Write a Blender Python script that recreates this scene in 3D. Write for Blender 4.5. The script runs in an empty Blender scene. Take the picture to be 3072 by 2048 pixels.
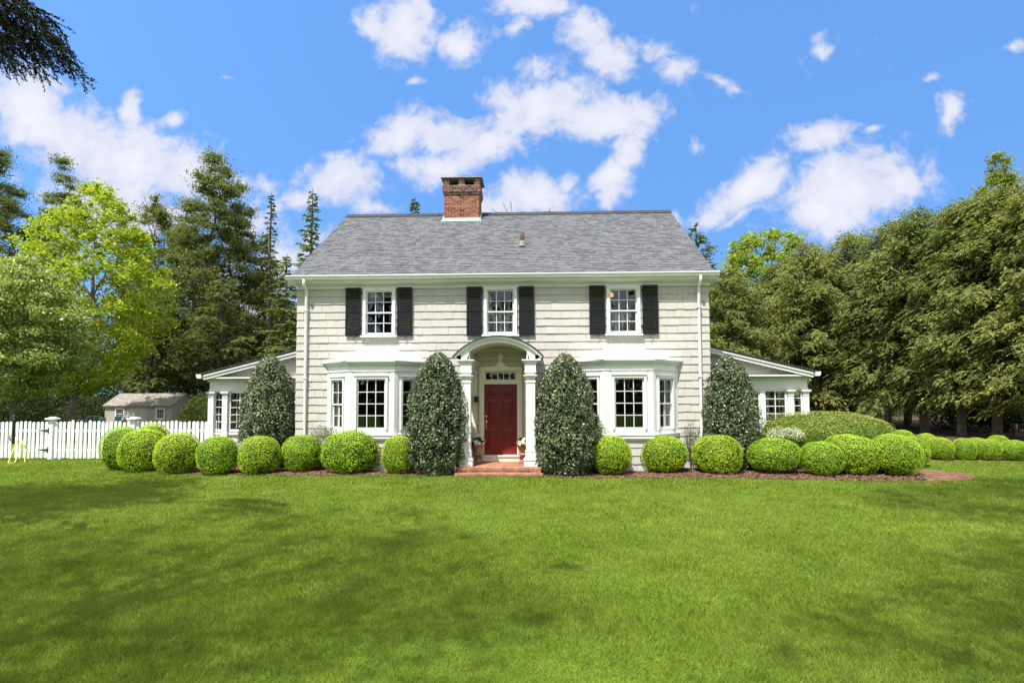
import bpy, math, random
import numpy as np
from mathutils import Matrix, Vector
PI = math.pi
R_ = math.radians
rs = np.random.RandomState
scene = bpy.context.scene
COL = scene.collection

# ------------------------------------------------------------------ camera
FPX = 1700.0
CAM = np.array([0.91, -16.5, 2.2])
yaw, pit, roll = R_(2.0), R_(3.0), R_(0.2)
CY0 = 1024 + 62
cF = np.array([-math.sin(yaw)*math.cos(pit), math.cos(yaw)*math.cos(pit), math.sin(pit)])
_r0 = np.array([math.cos(yaw), math.sin(yaw), 0]); _u0 = np.cross(_r0, cF)
cR = _r0*math.cos(roll) - _u0*math.sin(roll); cU = _u0*math.cos(roll) + _r0*math.sin(roll)
def ray(px, py):
    return cF + cR*(px-1536)/FPX + cU*(CY0-py)/FPX
def at(px, py, Y):                       # measured photo position -> world point on the plane y = Y
    d = ray(px, py); return CAM + d*(Y-CAM[1])/d[1]
def gr(px, py, z=0.0):                   # measured photo position -> world point at height z
    d = ray(px, py); return CAM + d*(z-CAM[2])/d[2]
cd = bpy.data.cameras.new('camera'); cam = bpy.data.objects.new('camera', cd); COL.objects.link(cam)
cd.sensor_width = 36; cd.lens = FPX/3072*36; cd.shift_y = 62/3072; cd.clip_end = 3000; cd.clip_start = .05
cam.matrix_world = Matrix(((cR[0], cU[0], -cF[0], CAM[0]), (cR[1], cU[1], -cF[1], CAM[1]), (cR[2], cU[2], -cF[2], CAM[2]), (0, 0, 0, 1)))
scene.camera = cam

# ------------------------------------------------------------------ object helpers
def tag(o, label=None, cat=None, group=None, kind=None):
    if label: o['label'] = label
    if cat: o['category'] = cat
    if group: o['group'] = group
    if kind: o['kind'] = kind
    return o
def empty(name, loc, label, cat, group=None, rz=0):
    o = bpy.data.objects.new(name, None); COL.objects.link(o)
    o.location = loc; o.rotation_euler.z = rz; o.empty_display_size = .2
    return tag(o, label, cat, group)
def mk(name, V, F, mats, parent=None, rnd=None, mi=None, smooth=False, loc=None):
    """mesh from arrays; F may be an (n,3)/(n,4) array or a list of index lists"""
    me = bpy.data.meshes.new(name)
    V = np.asarray(V, dtype=np.float32)
    if isinstance(F, np.ndarray):
        n, k = F.shape
        li = F.ravel().astype(np.int32); ls = (np.arange(n)*k).astype(np.int32)
    else:
        n = len(F); lens = np.array([len(f) for f in F])
        li = np.fromiter((i for f in F for i in f), dtype=np.int32); ls = (np.cumsum(lens)-lens).astype(np.int32)
    me.vertices.add(len(V)); me.vertices.foreach_set('co', V.ravel())
    me.loops.add(len(li)); me.loops.foreach_set('vertex_index', li)
    me.polygons.add(n); me.polygons.foreach_set('loop_start', ls)
    if mi is not None: me.polygons.foreach_set('material_index', np.asarray(mi, dtype=np.int32))
    me.polygons.foreach_set('use_smooth', np.full(n, smooth, dtype=bool))
    me.update(calc_edges=True); me.validate()
    if rnd is not None:
        a = me.attributes.new('rnd', 'FLOAT', 'FACE'); a.data.foreach_set('value', np.asarray(rnd, dtype=np.float32))
    for m in (mats if isinstance(mats, (list, tuple)) else [mats]): me.materials.append(m)
    o = bpy.data.objects.new(name, me); COL.objects.link(o)
    if parent is not None: o.parent = parent
    if loc is not None: o.location = loc
    return o
def dup(o, loc=None, rz=None, scale=None):
    c = o.copy(); COL.objects.link(c)
    for ch in o.children:
        d = ch.copy(); COL.objects.link(d); d.parent = c
        for g in ch.children:
            e = g.copy(); COL.objects.link(e); e.parent = d
    if loc is not None: c.location = loc
    if rz is not None: c.rotation_euler.z = rz
    if scale is not None: c.scale = scale
    return c
class MB:
    def __init__(s, M=None): s.V = []; s.F = []; s.r = []; s.mi = []; s.M = M or Matrix(); s.cur = 0
    def v(s, p): s.V.append(tuple(s.M @ Vector(p))); return len(s.V)-1
    def f(s, idx, r=.5): s.F.append(tuple(idx)); s.r.append(r); s.mi.append(s.cur)
    def hexa(s, P, r=.5):            # P: 4 bottom + 4 top
        i = [s.v(p) for p in P]
        for q in ((3,2,1,0),(4,5,6,7),(0,1,5,4),(1,2,6,5),(2,3,7,6),(3,0,4,7)): s.f([i[k] for k in q], r)
    def box(s, x0, x1, y0, y1, z0, z1, r=.5):
        s.hexa([(x0,y0,z0),(x1,y0,z0),(x1,y1,z0),(x0,y1,z0),(x0,y0,z1),(x1,y0,z1),(x1,y1,z1),(x0,y1,z1)], r)
    def quad(s, a, b, c, d, r=.5): s.f([s.v(a), s.v(b), s.v(c), s.v(d)], r)
    def prism(s, poly, a, b, axis='y', r=.5):   # polygon extruded along an axis
        def P(p, t): return {'y': (p[0], t, p[1]), 'x': (t, p[0], p[1]), 'z': (p[0], p[1], t)}[axis]
        n = len(poly); A = [s.v(P(p, a)) for p in poly]; B = [s.v(P(p, b)) for p in poly]
        s.f(A, r); s.f(B[::-1], r)
        for k in range(n): s.f([A[k], B[k], B[(k+1) % n], A[(k+1) % n]], r)
    def band(s, outer, inner, a, b, r=.5):      # open strip between two polylines (x,z), extruded along y
        n = len(outer)
        for k in range(n-1):
            o0, o1, i0, i1 = outer[k], outer[k+1], inner[k], inner[k+1]
            s.hexa([(i0[0],a,i0[1]),(i1[0],a,i1[1]),(i1[0],b,i1[1]),(i0[0],b,i0[1]),(o0[0],a,o0[1]),(o1[0],a,o1[1]),(o1[0],b,o1[1]),(o0[0],b,o0[1])], r)
    def tube(s, pts, rad, n=8, r=.5):
        pts = [Vector(p) for p in pts]; rad = rad if isinstance(rad, (list, tuple)) else [rad]*len(pts)
        rings = []; up = None
        for k, p in enumerate(pts):
            t = (pts[min(k+1, len(pts)-1)] - pts[max(k-1, 0)]).normalized()
            if up is None: up = Vector((0,0,1)) if abs(t.z) < .9 else Vector((1,0,0))
            a = t.cross(up).normalized(); b = a.cross(t).normalized(); up = b
            rings.append([s.v(p + a*math.cos(2*PI*j/n)*rad[k] + b*math.sin(2*PI*j/n)*rad[k]) for j in range(n)])
        for A, B in zip(rings, rings[1:]):
            for j in range(n): s.f([A[j], A[(j+1) % n], B[(j+1) % n], B[j]], r)
        s.f(rings[0][::-1], r); s.f(rings[-1], r)
    def lathe(s, prof, c, n=16, r=.5):
        rings = [[s.v((c[0]+q*math.cos(2*PI*j/n), c[1]+q*math.sin(2*PI*j/n), c[2]+z)) for j in range(n)] for q, z in prof]
        for A, B in zip(rings, rings[1:]):
            for j in range(n): s.f([A[j], A[(j+1) % n], B[(j+1) % n], B[j]], r)
        s.f(rings[0][::-1], r); s.f(rings[-1], r)
    def build(s, name, mats, parent=None, smooth=False, loc=None):
        return mk(name, s.V, s.F, mats, parent, s.r, s.mi, smooth, loc)

# ------------------------------------------------------------------ materials
def newmat(name):
    m = bpy.data.materials.new(name); m.use_nodes = True
    nt = m.node_tree; nt.nodes.clear()
    out = nt.nodes.new('ShaderNodeOutputMaterial')
    return m, nt, out
def N(nt, t, **k):
    n = nt.nodes.new(t)
    for a, b in k.items(): setattr(n, a, b)
    return n
def mathn(nt, op, a, b=None, clamp=False):
    n = N(nt, 'ShaderNodeMath', operation=op); n.use_clamp = clamp
    for i, x in enumerate((a, b)):
        if x is None: continue
        if isinstance(x, (int, float)): n.inputs[i].default_value = x
        else: nt.links.new(x, n.inputs[i])
    return n.outputs[0]
def ramp(nt, fac, cols, pos=None):
    r = N(nt, 'ShaderNodeValToRGB'); e = r.color_ramp.elements
    pos = pos or [i/(len(cols)-1) for i in range(len(cols))]
    while len(e) < len(cols): e.new(.5)
    for i, (c, p) in enumerate(zip(cols, pos)): e[i].position = p; e[i].color = (*c, 1)
    nt.links.new(fac, r.inputs[0]); return r.outputs[0]
def mix(nt, fac, a, b, mode='MIX'):
    n = N(nt, 'ShaderNodeMix', data_type='RGBA', blend_type=mode)
    for s, x in ((0, fac), (6, a), (7, b)):
        if isinstance(x, (int, float)): n.inputs[s].default_value = x
        elif isinstance(x, tuple): n.inputs[s].default_value = (*x, 1)
        else: nt.links.new(x, n.inputs[s])
    return n.outputs[2]
def noise(nt, scale, detail=4, rough=.55, coord='Object', dist=0):
    tc = N(nt, 'ShaderNodeTexCoord'); n = N(nt, 'ShaderNodeTexNoise')
    n.inputs['Scale'].default_value = scale; n.inputs['Detail'].default_value = detail
    n.inputs['Roughness'].default_value = rough; n.inputs['Distortion'].default_value = dist
    nt.links.new(tc.outputs[coord], n.inputs['Vector']); return n.outputs['Fac']
def attr(nt, name='rnd'):
    a = N(nt, 'ShaderNodeAttribute', attribute_name=name); return a.outputs['Fac']
def solid(name, cols, nscale=6, rough=.6, spec=.4, bump=0, bscale=40, metal=0, use_rnd=0.0):
    """painted / mineral surface: noise between two colours, optional per-piece variation and bump"""
    m, nt, out = newmat(name)
    p = N(nt, 'ShaderNodeBsdfPrincipled')
    fac = noise(nt, nscale, 5)
    if use_rnd:
        fac = mathn(nt, 'ADD', mathn(nt, 'MULTIPLY', fac, 1-use_rnd), mathn(nt, 'MULTIPLY', attr(nt), use_rnd), True)
    nt.links.new(ramp(nt, fac, cols, [.3, .7] if len(cols) == 2 and not use_rnd else None), p.inputs['Base Color'])
    p.inputs['Roughness'].default_value = rough; p.inputs['Specular IOR Level'].default_value = spec
    p.inputs['Metallic'].default_value = metal
    if bump:
        b = N(nt, 'ShaderNodeBump'); b.inputs['Strength'].default_value = bump; b.inputs['Distance'].default_value = .01
        nt.links.new(noise(nt, bscale, 4), b.inputs['Height']); nt.links.new(b.outputs[0], p.inputs['Normal'])
    nt.links.new(p.outputs[0], out.inputs[0]); return m
def leafmat(name, cols, trans=.3, rough=.5, spec=.3, tcol=None, pos=None, nscale=0, namt=.4, ncon=1.0, var=.16):
    m, nt, out = newmat(name)
    fac = attr(nt)
    if nscale:
        fac = mathn(nt, 'ADD', mathn(nt, 'MULTIPLY', fac, 1-namt), mathn(nt, 'MULTIPLY', mathn(nt, 'ADD', mathn(nt, 'MULTIPLY', mathn(nt, 'SUBTRACT', noise(nt, nscale, 3), .5), ncon), .5), namt), True)
    c = ramp(nt, fac, cols, pos)
    if var:
        oi = N(nt, 'ShaderNodeObjectInfo'); hv = N(nt, 'ShaderNodeHueSaturation'); nt.links.new(c, hv.inputs['Color'])
        nt.links.new(mathn(nt, 'ADD', mathn(nt, 'MULTIPLY', oi.outputs['Random'], 2*var), 1-var), hv.inputs['Value'])
        nt.links.new(mathn(nt, 'ADD', mathn(nt, 'MULTIPLY', oi.outputs['Random'], -.022), .511), hv.inputs['Hue']); c = hv.outputs[0]
    p = N(nt, 'ShaderNodeBsdfPrincipled'); p.inputs['Roughness'].default_value = rough; p.inputs['Specular IOR Level'].default_value = spec
    nt.links.new(c, p.inputs['Base Color'])
    t = N(nt, 'ShaderNodeBsdfTranslucent'); nt.links.new(mix(nt, 1.0, c, tcol or (1.15, 1.2, .5), 'MULTIPLY'), t.inputs['Color'])
    mx = N(nt, 'ShaderNodeMixShader'); mx.inputs[0].default_value = trans
    nt.links.new(p.outputs[0], mx.inputs[1]); nt.links.new(t.outputs[0], mx.inputs[2]); nt.links.new(mx.outputs[0], out.inputs[0])
    return m
WHITE = solid('white_paint', [(.67,.67,.67), (.72,.72,.715)], 3, .45, .4, .05, 60)
SHADEDCREAM = solid('recess_shaded_cream', [(.60,.52,.395), (.65,.565,.435)], 4, .55, .3, .05, 50)  # yellower cream than the trim, with recess shade put into the colour
WHITE_TRIM = solid('cream_white_paint', [(.79,.72,.61), (.83,.765,.66)], 4, .5, .4, .05, 50)
SIDING = solid('cream_shingle_paint', [(.40,.376,.348), (.475,.45,.421), (.525,.50,.472)], 7, .7, .25, .25, 90, use_rnd=.55)
ROOF = solid('grey_roof_shingle', [(.05,.052,.058), (.092,.096,.105), (.122,.127,.137), (.165,.17,.18)], 1.1, .9, .2, .5, 160, use_rnd=.62)
RIDGE = solid('dark_ridge_cap', [(.03,.03,.034), (.06,.06,.065)], 9, .9, .2, .4, 90)
SHROOF = solid('brown_shed_shingle', [(.16,.14,.12), (.25,.225,.19), (.32,.29,.25)], 5, .9, .2, .4, 90, use_rnd=.5)
BLACK = solid('black_shutter_paint', [(.005,.0062,.011), (.009,.0108,.018)], 5, .42, .3, .08, 30)
IRON = solid('black_iron', [(.008,.008,.009), (.02,.02,.02)], 30, .45, .5)
RED = solid('red_door_paint', [(.145,.010,.014), (.172,.013,.018)], 3, .35, .4, .06, 40)
BRASS = solid('aged_brass', [(.55,.42,.2), (.7,.58,.33)], 30, .3, .5, metal=1)
BRICK = solid('orange_red_brick', [(.08,.04,.036), (.235,.08,.055), (.33,.118,.074), (.40,.18,.115)], 9, .9, .15, .6, 70, use_rnd=.6)
SOOT = solid('sooty_brick', [(.035,.028,.026), (.10,.06,.05), (.19,.10,.08), (.30,.15,.11)], 9, .95, .1, .6, 70, use_rnd=.6)
MORTAR = solid('lime_mortar', [(.46,.39,.34), (.6,.54,.48)], 14, .95, .1, .4, 90)
PATHBRICK = solid('worn_path_brick', [(.11,.055,.035), (.17,.088,.056), (.23,.135,.09)], 9, .9, .15, .5, 70, use_rnd=.6)
PAVER = solid('brick_paver', [(.23,.10,.06), (.33,.155,.095), (.42,.24,.155)], 9, .9, .15, .5, 70, use_rnd=.6)
COPPER = solid('verdigris_flashing', [(.36,.22,.10), (.22,.34,.31), (.28,.41,.37), (.42,.38,.26)], 5, .7, .3, .2, 40)
LEADED = solid('stained_lead_sheet', [(.14,.14,.115), (.25,.24,.19)], 10, .7, .3)
RUST = solid('rusty_pipe', [(.05,.035,.03), (.14,.08,.06)], 20, .85, .2, .4, 50)
TERRA = solid('terracotta', [(.30,.155,.09), (.40,.23,.14)], 9, .8, .25, .2, 50)
STONE = solid('stone_sill', [(.42,.41,.38), (.5,.49,.46)], 12, .8, .25, .2, 60)
BLUECAP = solid('verdigris_metal_roof', [(.70,.71,.71), (.76,.765,.765)], 3, .4, .5)
ROOM = solid('room_wall', [(.15,.13,.10), (.22,.19,.15)], 3, .9, .1)
CURTAIN = solid('cream_curtain', [(.45,.44,.38), (.58,.57,.5)], 6, .9, .1)
SHADE = solid('lamp_shade_cloth', [(.62,.54,.38), (.68,.6,.44)], 8, .9, .1)
YELLOW = solid('yellow_hose', [(.72,.5,.10), (.8,.6,.16)], 6, .5, .4)
TEAL = solid('teal_sling', [(.06,.14,.16), (.09,.19,.21)], 20, .7, .2)
PALEMETAL = solid('pale_metal', [(.28,.31,.31), (.4,.43,.43)], 12, .45, .5)
SHEDWALL = solid('beige_shed_board', [(.36,.33,.27), (.44,.41,.34)], 5, .8, .2, .2, 50, use_rnd=.4)
BARK = solid('grey_brown_bark', [(.055,.045,.037), (.14,.12,.10)], 5, .95, .1, .9, 18)
BARKL = solid('pale_bark', [(.11,.095,.075), (.24,.21,.17)], 4, .95, .1, .8, 16)
def lamp_mat():
    m, nt, out = newmat('lit_lamp_glass'); e = N(nt, 'ShaderNodeEmission'); e.inputs['Color'].default_value = (1, .32, .08, 1); e.inputs['Strength'].default_value = 1.2; nt.links.new(e.outputs[0], out.inputs[0]); return m
LAMP = lamp_mat()
def glass_mat():
    m, nt, out = newmat('window_glass')
    t = N(nt, 'ShaderNodeBsdfTransparent'); t.inputs[0].default_value = (.86,.89,.87,1)
    g = N(nt, 'ShaderNodeBsdfGlossy'); g.inputs['Roughness'].default_value = .015; g.inputs['Color'].default_value = (.9,.95,1,1)
    fr = N(nt, 'ShaderNodeFresnel'); fr.inputs[0].default_value = 1.5
    f = mathn(nt, 'ADD', mathn(nt, 'MULTIPLY', fr.outputs[0], 1.15), .015, True)
    b = N(nt, 'ShaderNodeBump'); b.inputs['Strength'].default_value = .03; b.inputs['Distance'].default_value = .02
    nt.links.new(noise(nt, 2.2, 2), b.inputs['Height']); nt.links.new(b.outputs[0], g.inputs['Normal'])
    mx = N(nt, 'ShaderNodeMixShader'); nt.links.new(f, mx.inputs[0])
    nt.links.new(t.outputs[0], mx.inputs[1]); nt.links.new(g.outputs[0], mx.inputs[2]); nt.links.new(mx.outputs[0], out.inputs[0])
    return m
GLASS = glass_mat()
L_BOX = leafmat('boxwood_leaf', [(0.1093, 0.1883, 0.01794), (0.2843, 0.432, 0.02691), (0.4593, 0.6314, 0.03364), (0.678, 0.8197, 0.04485)], .32, .42, .35, var=0.06)
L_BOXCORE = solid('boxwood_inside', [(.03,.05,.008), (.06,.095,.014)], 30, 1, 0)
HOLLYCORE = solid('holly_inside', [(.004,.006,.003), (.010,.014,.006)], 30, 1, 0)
L_HOLLY = leafmat('holly_leaf', [(0.02994, 0.0505, 0.02194), (0.07697, 0.1132, 0.04389), (0.1497, 0.1818, 0.0768), (0.278, 0.2525, 0.1097)], .08, .46, .6)
L_HEM = leafmat('hemlock_spray', [(0.05912, 0.08034, 0.02218), (0.1479, 0.1826, 0.04806), (0.2586, 0.2847, 0.08499), (0.414, 0.3942, 0.1663)], .36, .55, .25, nscale=.35, namt=.5, ncon=1.8, var=.09)
L_PINE = leafmat('dark_pine_needle', [(0.04685, 0.06942, 0.02228), (0.1088, 0.1405, 0.04208), (0.1924, 0.2149, 0.06929), (0.318, 0.3058, 0.1114)], .45, .6, .25, nscale=.25, namt=.45)
L_SPR = leafmat('spruce_needle', [(0.063, 0.098, 0.0273), (0.135, 0.1862, 0.0468), (0.2475, 0.2744, 0.06825)], .4, .55, .25)
L_MAP = leafmat('spring_maple_leaf', [(0.1481, 0.2112, 0.01701), (0.2962, 0.3726, 0.02551), (0.4295, 0.4721, 0.03969), (0.5333, 0.4969, 0.07088)], .42, .45, .3, nscale=.3, namt=.35, var=0.04)
L_SIL = leafmat('grey_green_leaf', [(0.09393, 0.1384, 0.03427), (0.2112, 0.2768, 0.07497), (0.3443, 0.4081, 0.1285), (0.532, 0.5683, 0.2356)], .4, .38, .5, var=0.04)
L_BRI = leafmat('bright_green_leaf', [(0.1512, 0.2052, 0.0324), (0.2646, 0.3463, 0.054), (0.3969, 0.4617, 0.09)], .4, .45, .3, var=0.04)
L_CYP = leafmat('yellow_green_cypress', [(0.1008, 0.1287, 0.0208), (0.2142, 0.2574, 0.0416), (0.3528, 0.3744, 0.0728)], .45, .55, .25)
L_WOOD = leafmat('shady_wood_leaf', [(0.0138, 0.0253, 0.0077), (0.0322, 0.05175, 0.0143), (0.0575, 0.09775, 0.022)], .3, .6, .15, nscale=.2, namt=.5)
L_MOUND = leafmat('grey_green_yew', [(0.1402, 0.1795, 0.03344), (0.3039, 0.3485, 0.07296), (0.4675, 0.4963, 0.1216)], .3, .5, .3, var=0)
L_SHRUB = leafmat('soft_shrub_leaf', [(.08,.12,.04), (.17,.21,.09), (.30,.27,.18)], .3, .5, .3)
L_FLOWER = leafmat('white_petal', [(.55,.54,.42), (.66,.65,.55), (.74,.73,.68)], .15, .6, .2, tcol=(1, 1, 1))
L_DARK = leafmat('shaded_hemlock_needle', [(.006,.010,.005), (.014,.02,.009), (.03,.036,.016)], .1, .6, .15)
GRASSB = leafmat('grass_blade', [(0.09491, 0.1468, 0.01904), (0.1518, 0.2115, 0.02447), (0.2156, 0.276, 0.03266), (0.3452, 0.3172, 0.08164)], .4, .55, .25, nscale=1.9, namt=.6, ncon=1.9, var=0)

# ------------------------------------------------------------------ ground
def sst(a, b, x): t = np.clip((x-a)/(b-a), 0, 1); return t*t*(3-2*t)
def gz(x, y):
    x = np.asarray(x, float); y = np.asarray(y, float)
    low = -1.15 + .95*sst(-6, 10, x)
    return low*sst(4, 24, y)
def sheet(name, xs, ys, dz, mats, label=None, kind='structure', jitter=0):
    X, Y = np.meshgrid(xs, ys); Z = gz(X, Y)+dz
    V = np.stack([X.ravel(), Y.ravel(), Z.ravel()], 1); nx = len(xs); ny = len(ys)
    i = (np.arange(ny-1)[:, None]*nx+np.arange(nx-1)[None]).ravel()
    o = mk(name, V, np.stack([i, i+1, i+nx+1, i+nx], 1), mats, smooth=True); o['kind'] = kind; return o
def lawn_mat():
    m, nt, out = newmat('lawn_turf')
    p = N(nt, 'ShaderNodeBsdfPrincipled'); p.inputs['Roughness'].default_value = .9; p.inputs['Specular IOR Level'].default_value = .1
    a = ramp(nt, noise(nt, .5, 4), [(.07,.125,.012), (.105,.18,.016)], [.3, .7])
    b = ramp(nt, noise(nt, 45, 3), [(.55,.55,.5), (1.25,1.2,1.1)], [.3, .7])
    nt.links.new(mix(nt, 1.0, a, b, 'MULTIPLY'), p.inputs['Base Color']); nt.links.new(p.outputs[0], out.inputs[0])
    return m
g_ax = np.concatenate([[-900, -500, -250, -120, -80], np.linspace(-60, 60, 61), [80, 120, 250, 500, 900]])
sheet('lawn', g_ax, np.concatenate([[-400, -150, -60], np.linspace(-40, 40, 81), [60, 100, 200, 400, 900]]), 0, lawn_mat())
FLOOR = solid('leaf_litter', [(.03,.022,.014), (.075,.055,.035), (.12,.09,.06)], 3, .95, .05, .6, 14)
sheet('woodland_floor', np.linspace(-75, -9.5, 50), np.linspace(21, 110, 60), .02, FLOOR)
sheet('woodland_floor', np.linspace(11, 95, 60), np.linspace(4.5, 110, 80), .02, FLOOR)
# mulch bed round the front of the house: a ragged sheet plus bark chips lying on it
BEDF = [(-9.6,1.0), (-9.9,-.4), (-9.4,-1.25), (-8.6,-1.42), (-7,-1.52), (-5,-1.56), (-3,-1.55), (-1.7,-1.68), (-1.16,-1.72)]
BEDR = [(1.2,-1.76), (2,-1.92), (4,-1.96), (6,-1.95), (8,-2.1), (9.6,-2.48), (10.6,-2.2), (10.85,-1.0), (10.9,.6), (10.6,3.4)]
MULCH = solid('bark_mulch', [(.07,.037,.025), (.16,.088,.06), (.27,.17,.125)], 22, .95, .1, .8, 60, use_rnd=.5)
def inpoly(x, y, poly):
    c = np.zeros(len(x), bool); n = len(poly)
    for i in range(n):
        x0, y0 = poly[i]; x1, y1 = poly[(i+1) % n]
        hit = ((y0 > y) != (y1 > y)) & (x < (x1-x0)*(y-y0)/((y1-y0) or 1e-9)+x0); c ^= hit
    return c
def mulch(poly, seed):
    r = rs(seed); P = []
    for (a, b) in zip(poly, poly[1:]):                   # ragged front edge
        L = math.hypot(b[0]-a[0], b[1]-a[1]); n = max(2, int(L/.12))
        for k in range(n): P.append((a[0]+(b[0]-a[0])*k/n+r.normal(0, .02), a[1]+(b[1]-a[1])*k/n+r.normal(0, .025)))
    P.append(poly[-1]); n = len(P)
    V = [(x, y, .012) for x, y in P]+[(x, min(max(y, .35)+.9, 3.6), .012) for x, y in P]
    F = [[k, k+1, n+k+1, n+k] for k in range(n-1)]; rr = list(r.rand(n-1)*.5+.25)
    xs = r.uniform(min(p[0] for p in P), max(p[0] for p in P), 16000); ys = r.uniform(-2.7, .5, 16000)
    full = P+[(P[-1][0], 1.5), (P[0][0], 1.5)]
    ok = inpoly(xs, ys, full); xs = xs[ok]; ys = ys[ok]
    for x, y in zip(xs, ys):
        a = r.rand()*PI; l = r.uniform(.015, .04); w = l*r.uniform(.25, .6); z = .016+r.rand()*.02; t = r.uniform(-.4, .4)*l
        c, s = math.cos(a), math.sin(a); b = len(V)
        V += [(x-c*l+s*w, y-s*l-c*w, z-t), (x+c*l+s*w, y+s*l-c*w, z+t), (x+c*l-s*w, y+s*l+c*w, z+t+.004), (x-c*l-s*w, y-s*l+c*w, z-t+.004)]
        F.append([b, b+1, b+2, b+3]); rr.append(r.rand())
    o = mk('mulch_bed', V, F, MULCH, rnd=rr); o['kind'] = 'structure'; return o
mulch(BEDF, 1); mulch(BEDR, 2)
# narrow mulch under the far clipped row on the right
b_ = MB(); _p = [gr(x, y) for x, y in ((2700,1389), (2790,1384), (2900,1384), (3000,1385), (3100,1387), (3250,1391), (3400,1396))]
for a, c in zip(_p, _p[1:]): b_.quad((a[0],a[1],.012), (c[0],c[1],.012), (c[0]+.2,c[1]+2.6,.012), (a[0]+.2,a[1]+2.6,.012))
b_.build('mulch_bed', MULCH)['kind'] = 'structure'
# brick path that curves out on the right: individual pavers laid on a sandy sheet
def brick_path():
    r = rs(5); b = MB()
    c = [gr(2700,1400), gr(2790,1418), gr(2865,1427), gr(2925,1434)]
    o = [gr(2800,1403), gr(2870,1413), gr(2925,1424), gr(2932,1434)]
    full = [tuple(gr(*q)[:2]) for q in ((2690,1436), (2740,1448), (2850,1445), (2925,1437), (2930,1432), (2890,1422), (2830,1415), (2760,1408), (2690,1400))]
    xs = [p[0] for p in full]; ys = [p[1] for p in full]
    b.f([b.v((x, y, .006)) for x, y in full], .2)
    x = min(xs)
    row = 0
    y = min(ys)
    while y < max(ys):
        x = min(xs)+(row % 2)*.105
        while x < max(xs):
            if inpoly(np.array([x+.1]), np.array([y+.05]), full)[0]:
                z = .02+r.normal(0, .002); b.box(x+.004, x+.204, y+.004, y+.098, .0, z, r.rand())
            x += .21
        y += .102; row += 1
    o = b.build('brick_path', PATHBRICK); o['kind'] = 'structure'
brick_path()

# ------------------------------------------------------------------ the house
house = empty('colonial_house', (0, 0, 0), 'two storey cream shingled house with grey gable roof and black shutters', 'house')
HW = 6.04
def holes_wall(b, x0, x1, z0, z1, holes, y, rev=False):
    xs = sorted({x0, x1, *[min(max(h[0], x0), x1) for h in holes], *[min(max(h[1], x0), x1) for h in holes]})
    zs = sorted({z0, z1, *[min(max(h[2], z0), z1) for h in holes], *[min(max(h[3], z0), z1) for h in holes]})
    for xa, xb in zip(xs, xs[1:]):
        for za, zb in zip(zs, zs[1:]):
            cx, cz = (xa+xb)/2, (za+zb)/2
            if any(h[0] < cx < h[1] and h[2] < cz < h[3] for h in holes): continue
            b.quad((xa,y,za), (xb,y,za), (xb,y,zb), (xa,y,zb))
def shingle_courses(b, x0, x1, z0, z1, n, holes, seed, clip=None):
    """n courses of random-width wood shingles, butt edge proud; local frame x along, -y outward, z up"""
    r = rs(seed); h = (z1-z0)/n
    for k in range(n):
        za, zb = z0+k*h, z0+(k+1)*h
        xa0, xb0 = (x0, x1) if clip is None else clip(za+h*.5)
        if xb0-xa0 < .05: continue
        cuts = [xa0]; x = xa0
        while True:
            x += r.uniform(.13, .36)
            if x > xb0-.08: break
            cuts.append(x)
        cuts.append(xb0)
        lvl = r.normal(0, .1)
        for xa, xb in zip(cuts, cuts[1:]):
            segs = [(xa, xb, za, zb)]
            for hx0, hx1, hz0, hz1 in holes:
                nxt = []
                for sa, sb, sza, szb in segs:
                    if sb <= hx0 or sa >= hx1 or szb <= hz0+.01 or sza >= hz1-.01: nxt.append((sa, sb, sza, szb)); continue
                    if sa < hx0: nxt.append((sa, hx0, sza, szb))
                    if sb > hx1: nxt.append((hx1, sb, sza, szb))
                    m0, m1 = max(sa, hx0), min(sb, hx1)
                    if m1-m0 > .004 and sza < hz0-.012: nxt.append((m0, m1, sza, hz0))
                    if m1-m0 > .004 and szb > hz1+.012: nxt.append((m0, m1, hz1, szb))
                segs = nxt
            t = .026+r.normal(0, .0025); dz = r.normal(0, .003); v = float(np.clip(.5+r.normal(0, .13)+lvl*.5, 0, 1)); dw = r.uniform(.001, .007)
            for sa, sb, sza, szb in segs:
                q0 = (sza-za)/h; q1 = (szb-za)/h; zz = sza+(dz if q0 == 0 else 0)
                f0, f1 = t*(1-q0)+.006*q0, t*(1-q1)+.006*q1
                sb2 = sb-dw
                b.hexa([(sa,-f0,zz), (sb2,-f0,zz), (sb2,0,zz), (sa,0,zz), (sa,-f1,szb), (sb2,-f1,szb), (sb2,0,szb), (sa,0,szb)], v)
WZ1 = 5.26
UPW = [-3.58, 0.0, 3.58]                                   # upper windows
wins = [(c-.44, c+.44, 3.87, 5.24) for c in UPW]
bayholes = [(s*3.59-1.50, s*3.59+1.50, .99, 3.02) for s in (-1, 1)]
doorhole = [(-.96, .96, .12, 3.05)]
b = MB(); shingle_courses(b, -HW, HW, .02, WZ1, 23, wins+bayholes+doorhole, 11)
holes_wall(b, -HW, HW, -.2, WZ1+.2, wins+bayholes+[(-.48,.48,.2,2.9)], .004)
for sx in (-1, 1):                                          # gable ends
    b.M = Matrix.Translation((sx*HW, 0, 0)) @ Matrix.Rotation(PI/2 if sx > 0 else -PI/2, 4, 'Z')
    shingle_courses(b, 0, 9.2, .02, WZ1, 23, [], 13+sx) if sx > 0 else shingle_courses(b, -9.2, 0, .02, WZ1, 23, [], 13)
    sl = (8.8-5.5)/4.6
    c2 = lambda z: ((z-5.5)/sl if z > 5.5 else 0, 9.2-((z-5.5)/sl if z > 5.5 else 0))
    c3 = c2 if sx > 0 else (lambda z: (-c2(z)[1], -c2(z)[0]))
    shingle_courses(b, 0, 1, WZ1, WZ1+15*.228, 15, [], 17+sx, c3)
b.M = Matrix()
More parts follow.
